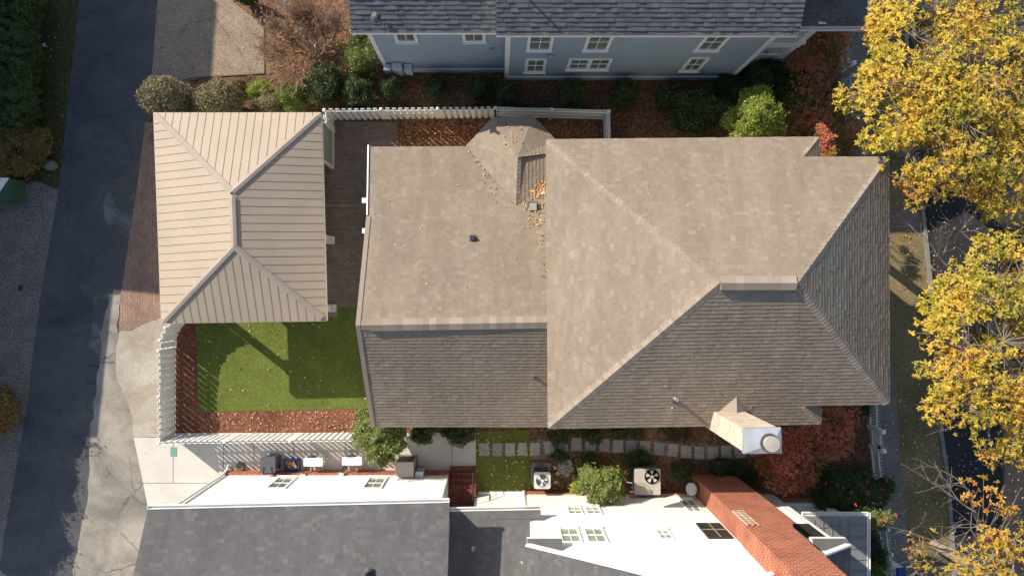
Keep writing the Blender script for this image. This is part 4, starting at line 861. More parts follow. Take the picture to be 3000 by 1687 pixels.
# brick stack
BC = thing('brick_stack', G(2080, 1412), 'massive red brick chimney rising against the white gable wall', 'chimney')
A = [(2025, 1387), (2146, 1385), (2146, 1440), (2025, 1440)]
def lvl(x0, x1, y0, y1, z): return [Vector((gx(x0), gy(y1), z)), Vector((gx(x1), gy(y1), z)), Vector((gx(x1), gy(y0), z)), Vector((gx(x0), gy(y0), z))]
s = MB(); s.hexa(lvl(2025, 2146, 1386, 1440, 0) + lvl(2025, 2146, 1386, 1440, 6.4)); s.hexa(lvl(2025, 2146, 1386, 1440, 6.4) + lvl(2022, 2128, 1388, 1440, 7.0)); s.hexa(lvl(2022, 2128, 1388, 1440, 7.0) + lvl(2019, 2112, 1390, 1440, 13)); s.build('shaft', 'brick', BC)
s = MB(); z0, z1 = 4.9, 6.2; xx = gx(2025) - .004; yy = gy(1386) + .004
LT = thing('wall_lattice', (gx(2048), yy + .03, 5), 'pale metal lattice ladder fixed to the brick chimney', 'lattice')
for k in range(3): s.box(gx(2026 + k * 13) - .012, gx(2026 + k * 13) + .012, yy, yy + .03, 5.4, 7.0)
for k in range(9): s.box(gx(2026), gx(2052), yy + .031, yy + .05, 5.42 + k * .18, 5.45 + k * .18)
s.build('bars', 'buffbrick', LT)
s = MB(); c = G(2006, 1411, 1.15)
DK = thing('round_disc', (c.x, c.y, 0), 'round grey metal disc on a post beside the brick chimney base', 'satellite dish')
s.tube([(c.x + .02, c.y, 0), (c.x + .02, c.y, 1.1)], .03, 8); s.build('post', 'bin', DK)
s = MB(); dv = Vector((-.75, .1, .65)).normalized(); s.tube([c, c + dv * .03, c + dv * .06], [.27, .27, .25], 20); s.build('disc', 'galv', DK)
# front porch of the tall house
PR = thing('front_porch', G(2340, 1560), 'white porch with grey standing seam roof on the tall house', 'porch')
p0 = W(2345, 1512, 3.4); p1 = W(2540, 1510, 3.4); xA = gx(2254); xB = p1.x; yT = p1.y
s = MB(); s.hexa([(xA, yT - 7, 3.5), (xB, yT - 7, 3.2), (xB, yT, 3.2), (xA, yT, 3.5), (xA, yT - 7, 3.7), (xB, yT - 7, 3.4), (xB, yT, 3.4), (xA, yT, 3.7)]); rf = s.build('roof', 'greymetal', PR)
s = MB(); k = 0
while k < 7: s.beam((xA, yT - .35 - k, 3.72), (xB, yT - .35 - k, 3.42), .02, .035); k += .42
for j in range(5): s.beam((xA + .3 + j * .35, yT - .06, 3.69 - j * .045), (xA + .3 + j * .35, yT - 1.3, 3.69 - j * .045), .02, .03)
s.build('standing_seams', 'greymetal', rf)
s = MB(); gutter(rf, (xA, yT + .06, 3.4), (xB + .05, yT + .06, 3.4)); gutter(rf, (xB + .06, yT + .1, 3.4), (xB + .06, yT - 7, 3.4))
s = MB(); s.box(xA, xB - .45, yT - 7, gy(1457), 0, .55); s.build('brick_base', 'brick', PR)
s = MB(); s.box(xA, xB - .45, yT - 7, gy(1461), .56, .64); s.build('deck', 'white', PR)
for x, y in ((2385, 1466), (2385, 1640)):
    c = G(x, y); s = MB(); s.box(c.x - .14, c.x + .14, c.y - .14, c.y + .14, .64, 3.35); s.box(c.x - .2, c.x + .2, c.y - .2, c.y + .2, .64, .9); s.build('column', 'white', PR)
s = MB(); s.box(gx(2262), gx(2372), gy(1468), gy(1465), 1.45, 1.52); s.box(gx(2262), gx(2372), gy(1468), gy(1465), .78, .84)
k = gx(2264)
while k < gx(2370): s.box(k, k + .03, gy(1467.5), gy(1465.5), .84, 1.45); k += .125
s.build('railing', 'white', PR)
s = MB(); c = W(2185 + 30, 1437, .3)
AR = thing('garden_hoop', G(2223, 1430), 'thin black wire hoop standing beside the white corner', 'garden hoop'); a0 = G(2215, 1426)
s.tube([(a0.x + math.cos(t * .35) * .28 + .28, a0.y, .5 + math.sin(t * .35) * .35) for t in range(10)], .012, 6); s.tube([(a0.x + .56, a0.y, .5), (a0.x + .56, a0.y, 0)], .012, 6); s.tube([(a0.x, a0.y, .5), (a0.x, a0.y, 0)], .012, 6); s.build('wire', 'black', AR)
# fascia piece / other neighbour houses west of the alley that shade it (their near edges are out of frame)
def plain_house(name, quad, he, label, wallm='siding', roofm='grey', rise=1.2):
    t = thing(name, G(sum(q[0] for q in quad) / 4, sum(q[1] for q in quad) / 4), label, 'house')
    q = [G(x, y, he) for x, y in quad]; m_ = sum(q, Vector()) / 4
    w = [G(x, y) for x, y in quad]; mm = sum(w, Vector()) / 4; s = MB(); s.prism([mm + (p - mm) * .95 for p in w], 0, he - .05); s.build('wall', wallm, t)
    s = MB(); t0 = m_ + Vector((0, 0, rise))
    for i in range(4): shingles(s, [q[i], q[(i + 1) % 4], t0], .6, .02, widths=(.6, .8))
    r = s.build('roof', roofm, t); s = MB()
    for i in range(4): s.slab([q[i], q[(i + 1) % 4], t0], -.02, .15)
    s.build('fascia', 'white', r); return t
plain_house('neighbour_house', [(-75, -552), (-141, 312), (-771, 250), (-705, -615)], 8.0, 'tall neighbouring house west of the alley, outside the frame', rise=1.5)
plain_house('neighbour_garage', [(-110, 470), (-160, 930), (-560, 890), (-520, 430)], 5.0, 'low neighbouring garage west of the alley, outside the frame', rise=1.0)

# ============================================================ FENCES
def fence(name, pts, label, style='shadow', top=1.42, group='white fences', inner=1, step=2.3):
    """pts on the survey grid; inner = side (left of travel = 1) of the inner boards"""
    P = [G(*p) for p in pts]; t = thing(name, (P[0].x, P[0].y, 0), label, 'fence', group)
    seg = []; 
    for a, c2 in zip(P, P[1:]): seg.append((a, c2))
    k = 0.0; bi = 0
    for si, (a, c2) in enumerate(seg):
        L = (c2 - a).length; d = (c2 - a).normalized(); s = Vector((-d.y, d.x, 0)) * inner
        nb = max(1, round(L / step)); bl = L / nb
        for j in range(nb):
            A = a + d * (bl * j); b = MB(); rl = MB(); n = max(1, int(bl / .23)); pt = bl / n
            for i in range(n):
                x = pt * (i + .5); f = math.sin(math.pi * x / bl) if bl > 1 else .5
                h = top + .05 - .07 * f
                if style == 'shadow':
                    for off, sx in ((.045, .0), (-.045, pt * .5)):
                        q = A + d * (x + sx) + s * off
                        if (x + sx) > bl - .03 and sx: continue
                        w = .16 if bl > .9 else .21
                        b.hexa([q - d * w / 2 - s * .009 + Vector((0, 0, .04)), q + d * w / 2 - s * .009 + Vector((0, 0, .04)), q + d * w / 2 + s * .009 + Vector((0, 0, .04)), q - d * w / 2 + s * .009 + Vector((0, 0, .04)),
                                q - d * w * .485 - s * .009 + Vector((0, 0, h)), q + d * w * .485 - s * .009 + Vector((0, 0, h)), q + d * w * .485 + s * .009 + Vector((0, 0, h)), q - d * w * .485 + s * .009 + Vector((0, 0, h))])
                elif style == 'solid':
                    for sx in (0, pt * .5):
                        q = A + d * (x + sx - pt * .25) - s * .035; w = pt * .5 - .006
                        b.hexa([q - d * w / 2 - s * .009 + Vector((0, 0, .04)), q + d * w / 2 - s * .009 + Vector((0, 0, .04)), q + d * w / 2 + s * .009 + Vector((0, 0, .04)), q - d * w / 2 + s * .009 + Vector((0, 0, .04)),
                                q - d * w * .45 - s * .009 + Vector((0, 0, h)), q + d * w * .45 - s * .009 + Vector((0, 0, h)), q + d * w * .45 + s * .009 + Vector((0, 0, h)), q - d * w * .45 + s * .009 + Vector((0, 0, h))])
            if style == 'picket':
                n = max(1, int(bl / .115)); pt = bl / n
                for i in range(n):
                    q = A + d * pt * (i + .5) - s * .03; w = .045
                    b.hexa([q - d * w / 2 - s * .009 + Vector((0, 0, .05)), q + d * w / 2 - s * .009 + Vector((0, 0, .05)), q + d * w / 2 + s * .009 + Vector((0, 0, .05)), q - d * w / 2 + s * .009 + Vector((0, 0, .05)),
                            q - d * w * .2 - s * .009 + Vector((0, 0, top)), q + d * w * .2 - s * .009 + Vector((0, 0, top)), q + d * w * .2 + s * .009 + Vector((0, 0, top)), q - d * w * .2 + s * .009 + Vector((0, 0, top))])
            B = A + d * bl
            zs = (.25, .72, 1.2) if style != 'picket' else (.2, top - .22)
            if top > 1.2 and style != 'picket': zs = (.25, top * .52, top - .25)
            for z in zs:
                rl = MB(); rl.beam(A + Vector((0, 0, z)) + s * (0 if style == 'shadow' else .01), B + Vector((0, 0, z)) + s * (0 if style == 'shadow' else .01), .04, .085); rl.build('rail', 'fence', t)
            b.build('picket_panel', 'fence', t)
            p = MB(); h = top + .03; p.hexa([(A.x + dx, A.y + dy, z) for z, w in ((0, .05), (h, .05)) for dx, dy in ((-w, -w), (w, -w), (w, w), (-w, w))]); p.hexa([(A.x + dx, A.y + dy, z) for z, w in ((h, .065), (h + .05, .03)) for dx, dy in ((-w, -w), (w, -w), (w, w), (-w, w))])
            p.build('post', 'fence', t)
    p = MB(); A = P[-1]; p.box(A.x - .05, A.x + .05, A.y - .05, A.y + .05, 0, top + .03); p.build('post', 'fence', t)
    return t
fence('board_fence', [(609, 904), (584, 910), (556, 927), (530, 956), (514, 991), (511, 1020), (511, 1277), (1062, 1268)], 'white shadowbox fence wrapping the back lawn corner by the alley', 'shadow', 1.42, inner=1)
fence('board_fence', [(978, 386), (975, 349), (1450, 343)], 'white shadowbox fence along the shrub bed, starting at the carport corner', 'shadow', 1.5, inner=-1)
fence('board_fence', [(1452, 343), (1768, 352), (1772, 480)], 'white board fence with its rails showing, turning the corner beyond the bay', 'solid', 1.5, inner=-1)
fence('picket_fence', [(2540, 1080), (2543, 1245)], 'low white picket fence running out from under the tan house eave', 'picket', .95, 'front picket fences', inner=-1)
fence('picket_fence', [(2546, 1306), (2556, 1410), (2561, 1450)], 'low white picket fence between the gate and the flowering camellia', 'picket', .95, 'front picket fences', inner=-1)
fence('picket_fence', [(2567, 1530), (2577, 1600), (2580, 1625)], 'low white picket fence beside the grey porch roof', 'picket', .95, 'front picket fences', inner=-1)
fence('picket_fence', [(2584, 1645), (2592, 1760)], 'low white picket fence at the bottom edge below the dark capped post', 'picket', .95, 'front picket fences', inner=-1)
fence('picket_fence', [(2456, 145), (2461, 205)], 'low white picket fence north of the square gate post by the sidewalk', 'picket', .95, 'front picket fences', inner=-1)
fence('picket_fence', [(2466, 240), (2478, 420)], 'low white picket fence half hidden beneath the yellow oak', 'picket', .95, 'front picket fences', inner=-1)
def gpost(x, y, lab, s=.065, h=1.12, m='fence', capm='fence'):
    c = G(x, y); t = thing('gate_post', (c.x, c.y, 0), lab, 'post'); b = MB(); b.box(c.x - s, c.x + s, c.y - s, c.y + s, 0, h); b.build('shaft', m, t)
    b = MB(); w = s + .03; b.hexa([(c.x + dx, c.y + dy, h + z) for z, ww in ((0.001, w), (.1, w * .75)) for dx, dy in ((-ww, -ww), (ww, -ww), (ww, ww), (-ww, ww))]); b.build('cap', capm, t)
gpost(2546, 1250, 'white square capped post at the upper side of the front gate')
gpost(2548, 1304, 'white square post at the lower side of the front gate')
gpost(2463, 209, 'white square capped post by the sidewalk under the oak')
gpost(2462, 104, 'white square capped post beside the sidewalk near the blue house porch')
gpost(2582, 1636, 'large dark square capped post beside the sidewalk', .16, 1.5, 'fence', 'blue')
b = MB(); GT = thing('front_gate', G(2547, 1277), 'white picket gate with diagonal brace between two square posts', 'gate')
for k in range(7):
    q = G(2547 + .3 * k, 1256 + k * 7.2); b.box(q.x + .02, q.x + .04, q.y - .03, q.y + .03, .06, 1.0)
b.build('pickets', 'fence', GT)
b = MB(); b.beam(G(2546, 1255, .25), G(2548, 1300, .25), .05, .08); b.beam(G(2546, 1255, .85), G(2548, 1300, .85), .05, .08); b.beam(G(2546, 1257, .3), G(2548, 1298, .8), .04, .06); b.build('frame', 'fence', GT)
b = MB(); c = G(2547, 1296, .9); b.box(c.x - .09, c.x - .03, c.y - .07, c.y + .07, .86, .98); b.build('latch', 'black', GT)

# ============================================================ YARD OBJECTS
def rbox(b, x0, x1, y0, y1, z0, z1, r=.06, taper=1.0, seg=4, z1b=None):
    P = []
    for cx_, cy_, a0 in ((x1 - r, y1 - r, 0), (x0 + r, y1 - r, 90), (x0 + r, y0 + r, 180), (x1 - r, y0 + r, 270)):
        for k in range(seg + 1):
            a = math.radians(a0 + 90 * k / seg); P.append((cx_ + r * math.cos(a), cy_ + r * math.sin(a)))
    mx, my = (x0 + x1) / 2, (y0 + y1) / 2; n = len(P); i = len(b.v)
    b.v += [(mx + (p[0] - mx) * taper, my + (p[1] - my) * taper, z0) for p in P] + [(p[0], p[1], z1) for p in P]
    b.f.append(tuple(i + n + k for k in range(n))); b.f.append(tuple(i + n - 1 - k for k in range(n))); b.t += [.5, .5]; b.mi += [0, 0]
    for k in range(n): b.f.append((i + k, i + (k + 1) % n, i + n + (k + 1) % n, i + n + k)); b.t.append(.5); b.mi.append(0)
# wheeled bin
x0, x1, y0, y1 = gx(785), gx(829), gy(1371), gy(1322)
t = thing('wheeled_bin', ((x0 + x1) / 2, (y0 + y1) / 2, 0), 'dark grey wheeled rubbish bin against the brick base of the white building', 'rubbish bin')
b = MB(); rbox(b, x0 + .05, x1 - .03, y0 + .1, y1 - .03, .05, 1.0, .06, .82); b.build('body', 'bin', t)
b = MB(); rbox(b, x0, x1, y0 + .06, y1, 1.002, 1.06, .09); o = b.build('lid', 'bin', t)
b = MB(); b.beam((x0 + .13, y0 + .02, 1.075), (x0 + .16, y0 + .3, 1.085), .02, .02); b.beam((x1 - .13, y0 + .02, 1.075), (x1 - .16, y0 + .3, 1.085), .02, .02); b.build('lid_handles', 'black', o)
b = MB(); b.tube([(x0 + .1, y0 + .02, .98), (x1 - .1, y0 + .02, .98)], .02, 8); b.build('handle', 'bin', t)
for x in (x0 + .1, x1 - .12):
    b = MB(); b.tube([(x - .03, y0 + .14, .12), (x + .03, y0 + .14, .12)], .12, 16); b.build('wheel', 'black', t)
# recycling box
x0, x1, y0, y1 = gx(839), gx(881), gy(1370), gy(1341)
t = thing('recycling_box', ((x0 + x1) / 2, (y0 + y1) / 2, 0), 'open blue plastic recycling box filled with leaves and scraps', 'box')
b = MB(); w = .03
for q in ((x0, x1, y0, y0 + w), (x0, x1, y1 - w, y1), (x0, x0 + w, y0 + w, y1 - w), (x1 - w, x1, y0 + w, y1 - w)): b.box(*q, .03, .35)
b.box(x0 + w, x1 - w, y0 + w, y1 - w, .0, .04)
for q in ((x0 - .03, x1 + .03, y0 - .03, y0), (x0 - .03, x1 + .03, y1, y1 + .03), (x0 - .03, x0, y0, y1), (x1, x1 + .03, y0, y1)): b.box(*q, .31, .36)
b.build('body', 'blue', t)
b = MB(); rr = random.Random(9); leaves_flat(b, [Vector((rr.uniform(x0 + .08, x1 - .06), rr.uniform(y0 + .07, y1 - .06), .16)) for _ in range(90)], rr, .12, .08, .02, lift=.1); b.build('scraps', 'fallen', t)
# hose
c = W(703, 1367, .12); t = thing('garden_hose', (c.x, c.y, 0), 'coiled beige garden hose on the concrete by the brick base', 'hose')
b = MB(); P = []
for k in range(150):
    a = k * .35; r = .13 + .055 * math.sin(k * .09) + .012 * math.sin(k * 1.7); P.append((c.x + math.cos(a) * r, c.y + math.sin(a) * r, .03 + .17 * k / 150))
b.tube(P, .016, 6); b.build('coil', 'hose', t)
b = MB(); b.tube([(c.x - .02, c.y, .02), (c.x + .03, c.y + .05, .1)], .02, 6); b.build('nozzle', 'black', t)
# valve cover
x0, x1, y0, y1 = gx(500), gx(518), gy(1336), gy(1309)
b = MB(); rbox(b, x0, x1, y0, y1, .015, .035, .03); tag(b.build('valve_cover', 'teal', loc=((x0 + x1) / 2, (y0 + y1) / 2, 0)), 'green utility cover set flush in the pale concrete drive', 'utility cover')
# mini split condensers
for i, (xa, xb, ya, yb2, lab) in enumerate(((904, 958, 1330, 1352, 'slim white condenser unit nearer the blue recycling box'), (1014, 1070, 1328, 1349, 'slim white condenser unit beside the green tree'))):
    x0, x1, y0, y1 = gx(xa), gx(xb), gy(yb2), gy(ya); t = thing('condenser_unit', ((x0 + x1) / 2, (y0 + y1) / 2, 0), lab, 'air conditioner', 'slim white condensers on the wall side walk')
    b = MB(); rbox(b, x0, x1, y0, y1, .22, .8, .03); b.build('casing', 'white', t)
    b = MB(); xc_ = x0 + (x1 - x0) * .38
    b.tube([(xc_, y1 + .004, .51), (xc_, y1 + .015, .51)], .21, 20); b.build('fan_grille', 'bin', t)
    b = MB(); b.box(x1 + .003, x1 + .05, y0 + .05, y1 - .05, .3, .72); b.build('side_cover', 'aclight', t)
    for x in (x0 + .12, x1 - .14):
        b = MB(); b.box(x, x + .04, y0 - .32, y1, .16, .215); b.box(x, x + .04, y0 - .32, y0 - .28, .0, .16); b.build('bracket', 'acgrey', t)
    b = MB(); b.tube([(x0 + .08, y0 - .01, .5), (x0 + .02, y0 - .12, .45), (x0 - .02, y0 - .22, .6), (x0 - .02, y0 - .33, .7)], .03, 6); b.tube([(x0 + .1, y0 - .01, .4), (x0 + .12, y0 - .14, .3), (x0 + .05, y0 - .3, .45)], .025, 6); b.build('line_set', 'black', t)
    b = MB(); b.box(x0 - .14, x0 + .06, y0 - .42, y0 - .34, .62, .78); b.build('wall_cover', 'aclight', t)
# beige unit
x0, x1, y0, y1 = gx(1170), gx(1221), gy(1376), gy(1334)
t = thing('large_condenser', ((x0 + x1) / 2, (y0 + y1) / 2, 0), 'boxy beige condenser under the small green tree, tree shadow on its top', 'air conditioner')
b = MB(); rbox(b, x0, x1, y0, y1, .03, 1.2, .04); b.build('casing', 'acgrey', t)
b = MB(); 
for k in range(12): b.box(x0 + .05, x1 - .05, y1 + .001, y1 + .012, .12 + k * .085, .16 + k * .085)
b.build('louvres', 'bin', t)
b = MB(); b.box(x0 - .05, x1 + .05, y0 - .03, y1 + .05, 0, .028); b.build('pad', 'curb', t)
x0, x1, y0, y1 = gx(1225), gx(1247), gy(1379), gy(1364)
t = thing('junction_box', ((x0 + x1) / 2, (y0 + y1) / 2, 0), 'small pale metal box on a stand right of the boxy beige condenser', 'utility box')
b = MB(); rbox(b, x0, x1, y0, y1, .35, 1.05, .02); b.build('cabinet', 'aclight', t); b = MB(); b.box(x0 + .08, x1 - .08, y0 + .04, y1 - .04, 0, .35); b.build('stand', 'bin', t)
# round fan AC
x0, x1, y0, y1 = gx(1562), gx(1608), gy(1414), gy(1368)
t = thing('round_fan_condenser', ((x0 + x1) / 2, (y0 + y1) / 2, 0), 'pale square condenser with a round top fan beside the side turf', 'air conditioner')
b = MB(); rbox(b, x0, x1, y0, y1, .04, .82, .09); b.build('casing', 'bin', t)
b = MB(); rbox(b, x0 - .01, x1 + .01, y0 - .01, y1 + .01, .821, .9, .1); o = b.build('top', 'aclight', t)
cx_, cy_ = (x0 + x1) / 2, (y0 + y1) / 2 + .0
b = MB(); b.lathe((cx_, cy_, .902), [(.0, .0), (.255, .0)], 26); b.build('fan_opening', 'acgrey', o)
def fan(par, cx_, cy_, z, r, n, mat, hub, hm):
    b = MB()
    for k in range(n):
        a = 6.283 * k / n + .3; 
        b.face([(cx_ + math.cos(a) * .05, cy_ + math.sin(a) * .05, z), (cx_ + math.cos(a - .32) * r * .9, cy_ + math.sin(a - .32) * r * .9, z - .0), (cx_ + math.cos(a) * r, cy_ + math.sin(a) * r, z + .01), (cx_ + math.cos(a + .42) * r * .9, cy_ + math.sin(a + .42) * r * .9, z + .03)])
    b.build('fan_blades', mat, par); b = MB(); b.lathe((cx_, cy_, z + .03), [(hub, 0), (hub, .03), (0, .035)], 16); b.build('hub', hm, par)
fan(o, cx_, cy_, .915, .24, 3, 'aclight', .06, 'white')
b = MB()
for r in (.06, .1, .14, .18, .22, .26): b.tube([(cx_ + math.cos(k * .2618) * r, cy_ + math.sin(k * .2618) * r, .955) for k in range(25)], .004, 4, cap=False)
b.build('wire_guard', 'galv', o)
b = MB(); b.box(gx(1555), gx(1612), gy(1417), gy(1354), 0, .04); b.build('pad', 'curb', t)
# package unit
x0, x1, y0, y1 = gx(1846), gx(1920), gy(1430), gy(1356)
t = thing('package_unit', ((x0 + x1) / 2, (y0 + y1) / 2, 0), 'large beige packaged air conditioner with a dark five-blade fan', 'air conditioner')
b = MB(); rbox(b, x0 + .02, x1 - .02, y0 + .02, y1 - .02, .05, .93, .05); b.build('casing', 'bin', t)
b = MB(); rbox(b, x0, x1, y0, y1, .931, .99, .04); o = b.build('top', 'acgrey', t)
c = W(1910, 1395, .99); b = MB(); b.lathe((c.x, c.y, .992), [(0, 0), (.285, 0)], 28); b.build('fan_opening', 'bin', o)
b = MB(); b.lathe((c.x, c.y, .99), [(.285, 0), (.285, .03), (.31, .03), (.31, 0)], 28); b.build('fan_ring', 'bin', o)
fan(o, c.x, c.y, 1.0, .26, 5, 'acgrey', .06, 'acgrey')
b = MB()
for k in range(14): b.box(x0 + .1 + k * .065, x0 + .12 + k * .065, y1 - .019, y1 - .005, .15, .85)
b.build('coil_guard', 'galv', t)
b = MB(); b.tube([(x0 - .25, y0 + .55, .3), (x0 - .22, y0 + .4, .55), (x0 - .02, y0 + .38, .6)], .025, 8); b.build('conduit', 'galv', t)
# west edge bits
b = MB(); c = W(10, 30, 1.0); t = thing('white_shed', (c.x - 1, c.y, 0), 'corner of a white roofed shed at the top left edge', 'shed')
x1, y0 = W(26, 64, 1.0).x, W(26, 64, 1.0).y; b.box(x1 - 3, x1 - .1, y0 + .1, y0 + 4, 0, .85); b.build('wall', 'cream', t); b = MB(); b.hexa([(x1 - 3, y0, .9), (x1, y0, .9), (x1, y0 + 4, .9), (x1 - 3, y0 + 4, .9), (x1 - 3, y0, 1.4), (x1, y0, 1.0), (x1, y0 + 4, 1.0), (x1 - 3, y0 + 4, 1.4)]); b.build('roof', 'white', t)
x1, y0, y1 = W(28, 585, 1.0).x, W(28, 585, 1.0).y, W(28, 521, 1.0).y
t = thing('cold_frame', (x1 - .6, y0, 0), 'corner of a low green lidded box at the left edge by the gravel', 'garden box'); b = MB(); b.box(x1 - 1.2, x1, y0, y1, 0, .95); b.build('body', 'dgreen', t); b = MB(); b.hexa([(x1 - 1.2, y0 + .2, .96), (x1 - .5, y0 + .2, .96), (x1 - .04, y1, .96), (x1 - 1.2, y1, .96), (x1 - 1.2, y0 + .2, 1.1), (x1 - .5, y0 + .2, 1.0), (x1 - .04, y1, 1.0), (x1 - 1.2, y1, 1.1)]); b.build('lid', 'white', t)
for x, y, lab in ((127, 132, 'round pale disc light in the verge, upper one'), (86, 366, 'round pale disc light in the verge, lower one')):
    c = W(x, y, .3); b = MB(); b.lathe((c.x, c.y, 0), [(.02, 0), (.02, .27), (.075, .27), (.08, .3), (0, .33)], 16); tag(b.build('path_light', 'galv', loc=(c.x, c.y, 0)), lab, 'garden light', 'path lights in the verge')
c = W(140, 482, .25); b = MB(); rr = random.Random(31); bush(b, (c.x, c.y, .1), .33, .26, .3, 0, rnd=rr, lump=.1, seed=4); tag(b.build('boulder', 'gravel', loc=(c.x, c.y, 0), smooth=True), 'smooth grey boulder at the end of the verge hedge', 'boulder')
c = W(57, 844, .1); b = MB(); bush(b, (c.x, c.y, .05), .1, .14, .1, 0, rnd=rr, seed=8); tag(b.build('rock', 'black', loc=(c.x, c.y, 0)), 'small black lump lying on the gravel', 'rock')
c = W(2411, 1340, .3); b = MB(); bush(b, (c.x, c.y, .15), .13, .13, .2, 0, rnd=rr, seed=9, lump=.05); tag(b.build('boulder', 'teal', loc=(c.x, c.y, 0), smooth=True), 'small rounded pale green boulder beside the orange maple', 'boulder')
c = G(1835, 250); b = MB(); b.box(c.x - .3, c.x + .3, c.y - .04, c.y + .04, .35, .42); b.box(c.x - .06, c.x + .06, c.y - .1, c.y + .1, 0, .4); b.box(c.x - .28, c.x - .2, c.y - .12, c.y + .12, .3, .45); tag(b.build('pipe_manifold', 'aclight', loc=(c.x, c.y, 0)), 'pale pipe manifold standing beside the shrubs at the blue-grey wall', 'pipework')

# ============================================================ PLANTS
g = 'rounded shrubs in the bed along the blue-grey house'
shrub('heather_shrub', 492, 288, 2.6, 74, 'big olive dome shrub at the alley corner of the carport', 'olive', 5200, 56, .08, .04, 1, 'clipped domes above the carport', lump=.05, tb=.05)
shrub('heather_shrub', 645, 300, 2.3, 72, 'olive brown dome shrub second from the alley above the carport roof', 'olive', 4600, 58, .08, .04, 2, 'clipped domes above the carport', tb=-.02, lump=.05)
shrub('round_shrub', 765, 268, 1.0, 42, 'bright lime shrub behind the grey dome above the carport', 'lime', 1300, 34, .06, .03, 3)
shrub('heather_shrub', 788, 308, 1.2, 52, 'smallest grey olive dome, in front of the lime shrub', 'olive', 2200, 40, .06, .03, 4, 'clipped domes above the carport', tb=.02)
shrub('round_shrub', 860, 290, 1.5, 50, 'yellow-tipped green shrub between grey dome and tall green shrub', 'mixgreen', 2200, 44, .07, .035, 5, tb=-.2)
shrub('round_shrub', 948, 248, 2.0, 58, 'tallest dense green shrub left of the fence start', 'green', 3200, 60, .075, .04, 6, tb=.12)
shrub('round_shrub', 1060, 172, 2.0, 50, 'yellowish green shrub at the corner of the blue-grey house', 'mixgreen', 2800, 56, .075, .04, 7, tb=-.12)
shrub('round_shrub', 1072, 122, 1.6, 24, 'small green shrub tucked under the left eave of the blue-grey house', 'green', 900, 22, .07, .04, 8, tb=.15)
for i, (x, y, r, h, tb) in enumerate([(1052, 274, 48, 1.7, .05), (1149, 256, 33, 1.4, .08), (1276, 256, 32, 1.4, 0), (1404, 256, 36, 1.6, -.05), (1481, 279, 36, 1.4, .0), (1675, 274, 41, 1.6, 0), (1830, 276, 41, 1.6, .0), (1947, 280, 32, 1.3, .05)]):
    lab = ['largest round green shrub standing just inside the fence line bend', 'small bright green round shrub below the meter boxes', 'dark round shrub third from left in the shaded bed', 'dark round shrub fourth from left in the shaded bed', 'greyish round shrub just left of the bay', 'round dark shrub below the double window', 'round grey green shrub beside the pipe manifold', 'small shrub rightmost of the rounded row'][i]
    shrub('round_shrub', x, y, h, r, lab, 'green', int(r * r * 1.1), r * .95, .07, .04, 20 + i, g, tb=tb)
shrub('hydrangea', 2035, 325, 2.0, 82, 'broad dark green shrub north of the tan roof', 'green', 5500, 66, .09, .055, 31, lump=.22)
for i, (x, y, r, h, lab) in enumerate([(2240, 225, 60, 1.4, 'dark shrub below the porch of the blue-grey house'), (2330, 255, 66, 1.6, 'dark shrub between porch and russet maple'), (2130, 262, 50, 1.2, 'low dark shrub behind the lime conifer'), (2430, 300, 42, 1.3, 'dark shrub against the picket fence under the oak'), (2210, 160 + 90, 40, 1.0, 'low dark shrub right of the blue-grey corner board')]):
    shrub('dark_shrub', x, y, h, r, lab, 'hedge', int(r * r * .9), r * .9, .08, .05, 40 + i, 'dark shrubs beside the front porch', lump=.25)
def conifer(name, spec, label, m, seed, h0=0.0, dens=1.0, L=.1, w=.05, cat='tree', trunkm='bark', lump=.25):
    rr = random.Random(seed); cs = [(W(x, y, h), r) for x, y, h, r in spec]; base = sum((c[0] for c in cs), Vector()) / len(cs)
    t = thing(name, (base.x, base.y, 0), label, cat); st = MB()
    st.tube([(base.x, base.y, 0), (base.x, base.y, max(c[0].z for c in cs) * .8)], [.09, .03], 7)
    for c, r in cs: st.tube([(base.x, base.y, c.z * .45), c], [.04, .015], 5)
    st.build('trunk', trunkm, t); b = MB()
    for i, (c, r) in enumerate(cs): bush(b, c, r, r, r * .9, int(r * r * 2300 * dens), L, w, rr, lump=lump, seed=seed + i)
    b.build('crown', m, t); return t
conifer('lime_conifer', [(2225, 330, 4.4, .62), (2190, 310, 4.1, .45), (2255, 350, 4.2, .5), (2200, 365, 3.9, .5), (2150, 350, 3.4, .45), (2232, 285, 4.3, .38), (2180, 395, 3.4, .5), (2265, 385, 3.8, .42)], 'bright lime green conifer glowing in sun north of the tan roof', 'lime', 51, L=.09, w=.05)
conifer('small_conifer', [(2228, 266, 3.9, .2), (2200, 278, 3.3, .25)], 'small pale tipped evergreen sprig just above the lime conifer', 'lime', 52, L=.12, w=.05, dens=1.6)
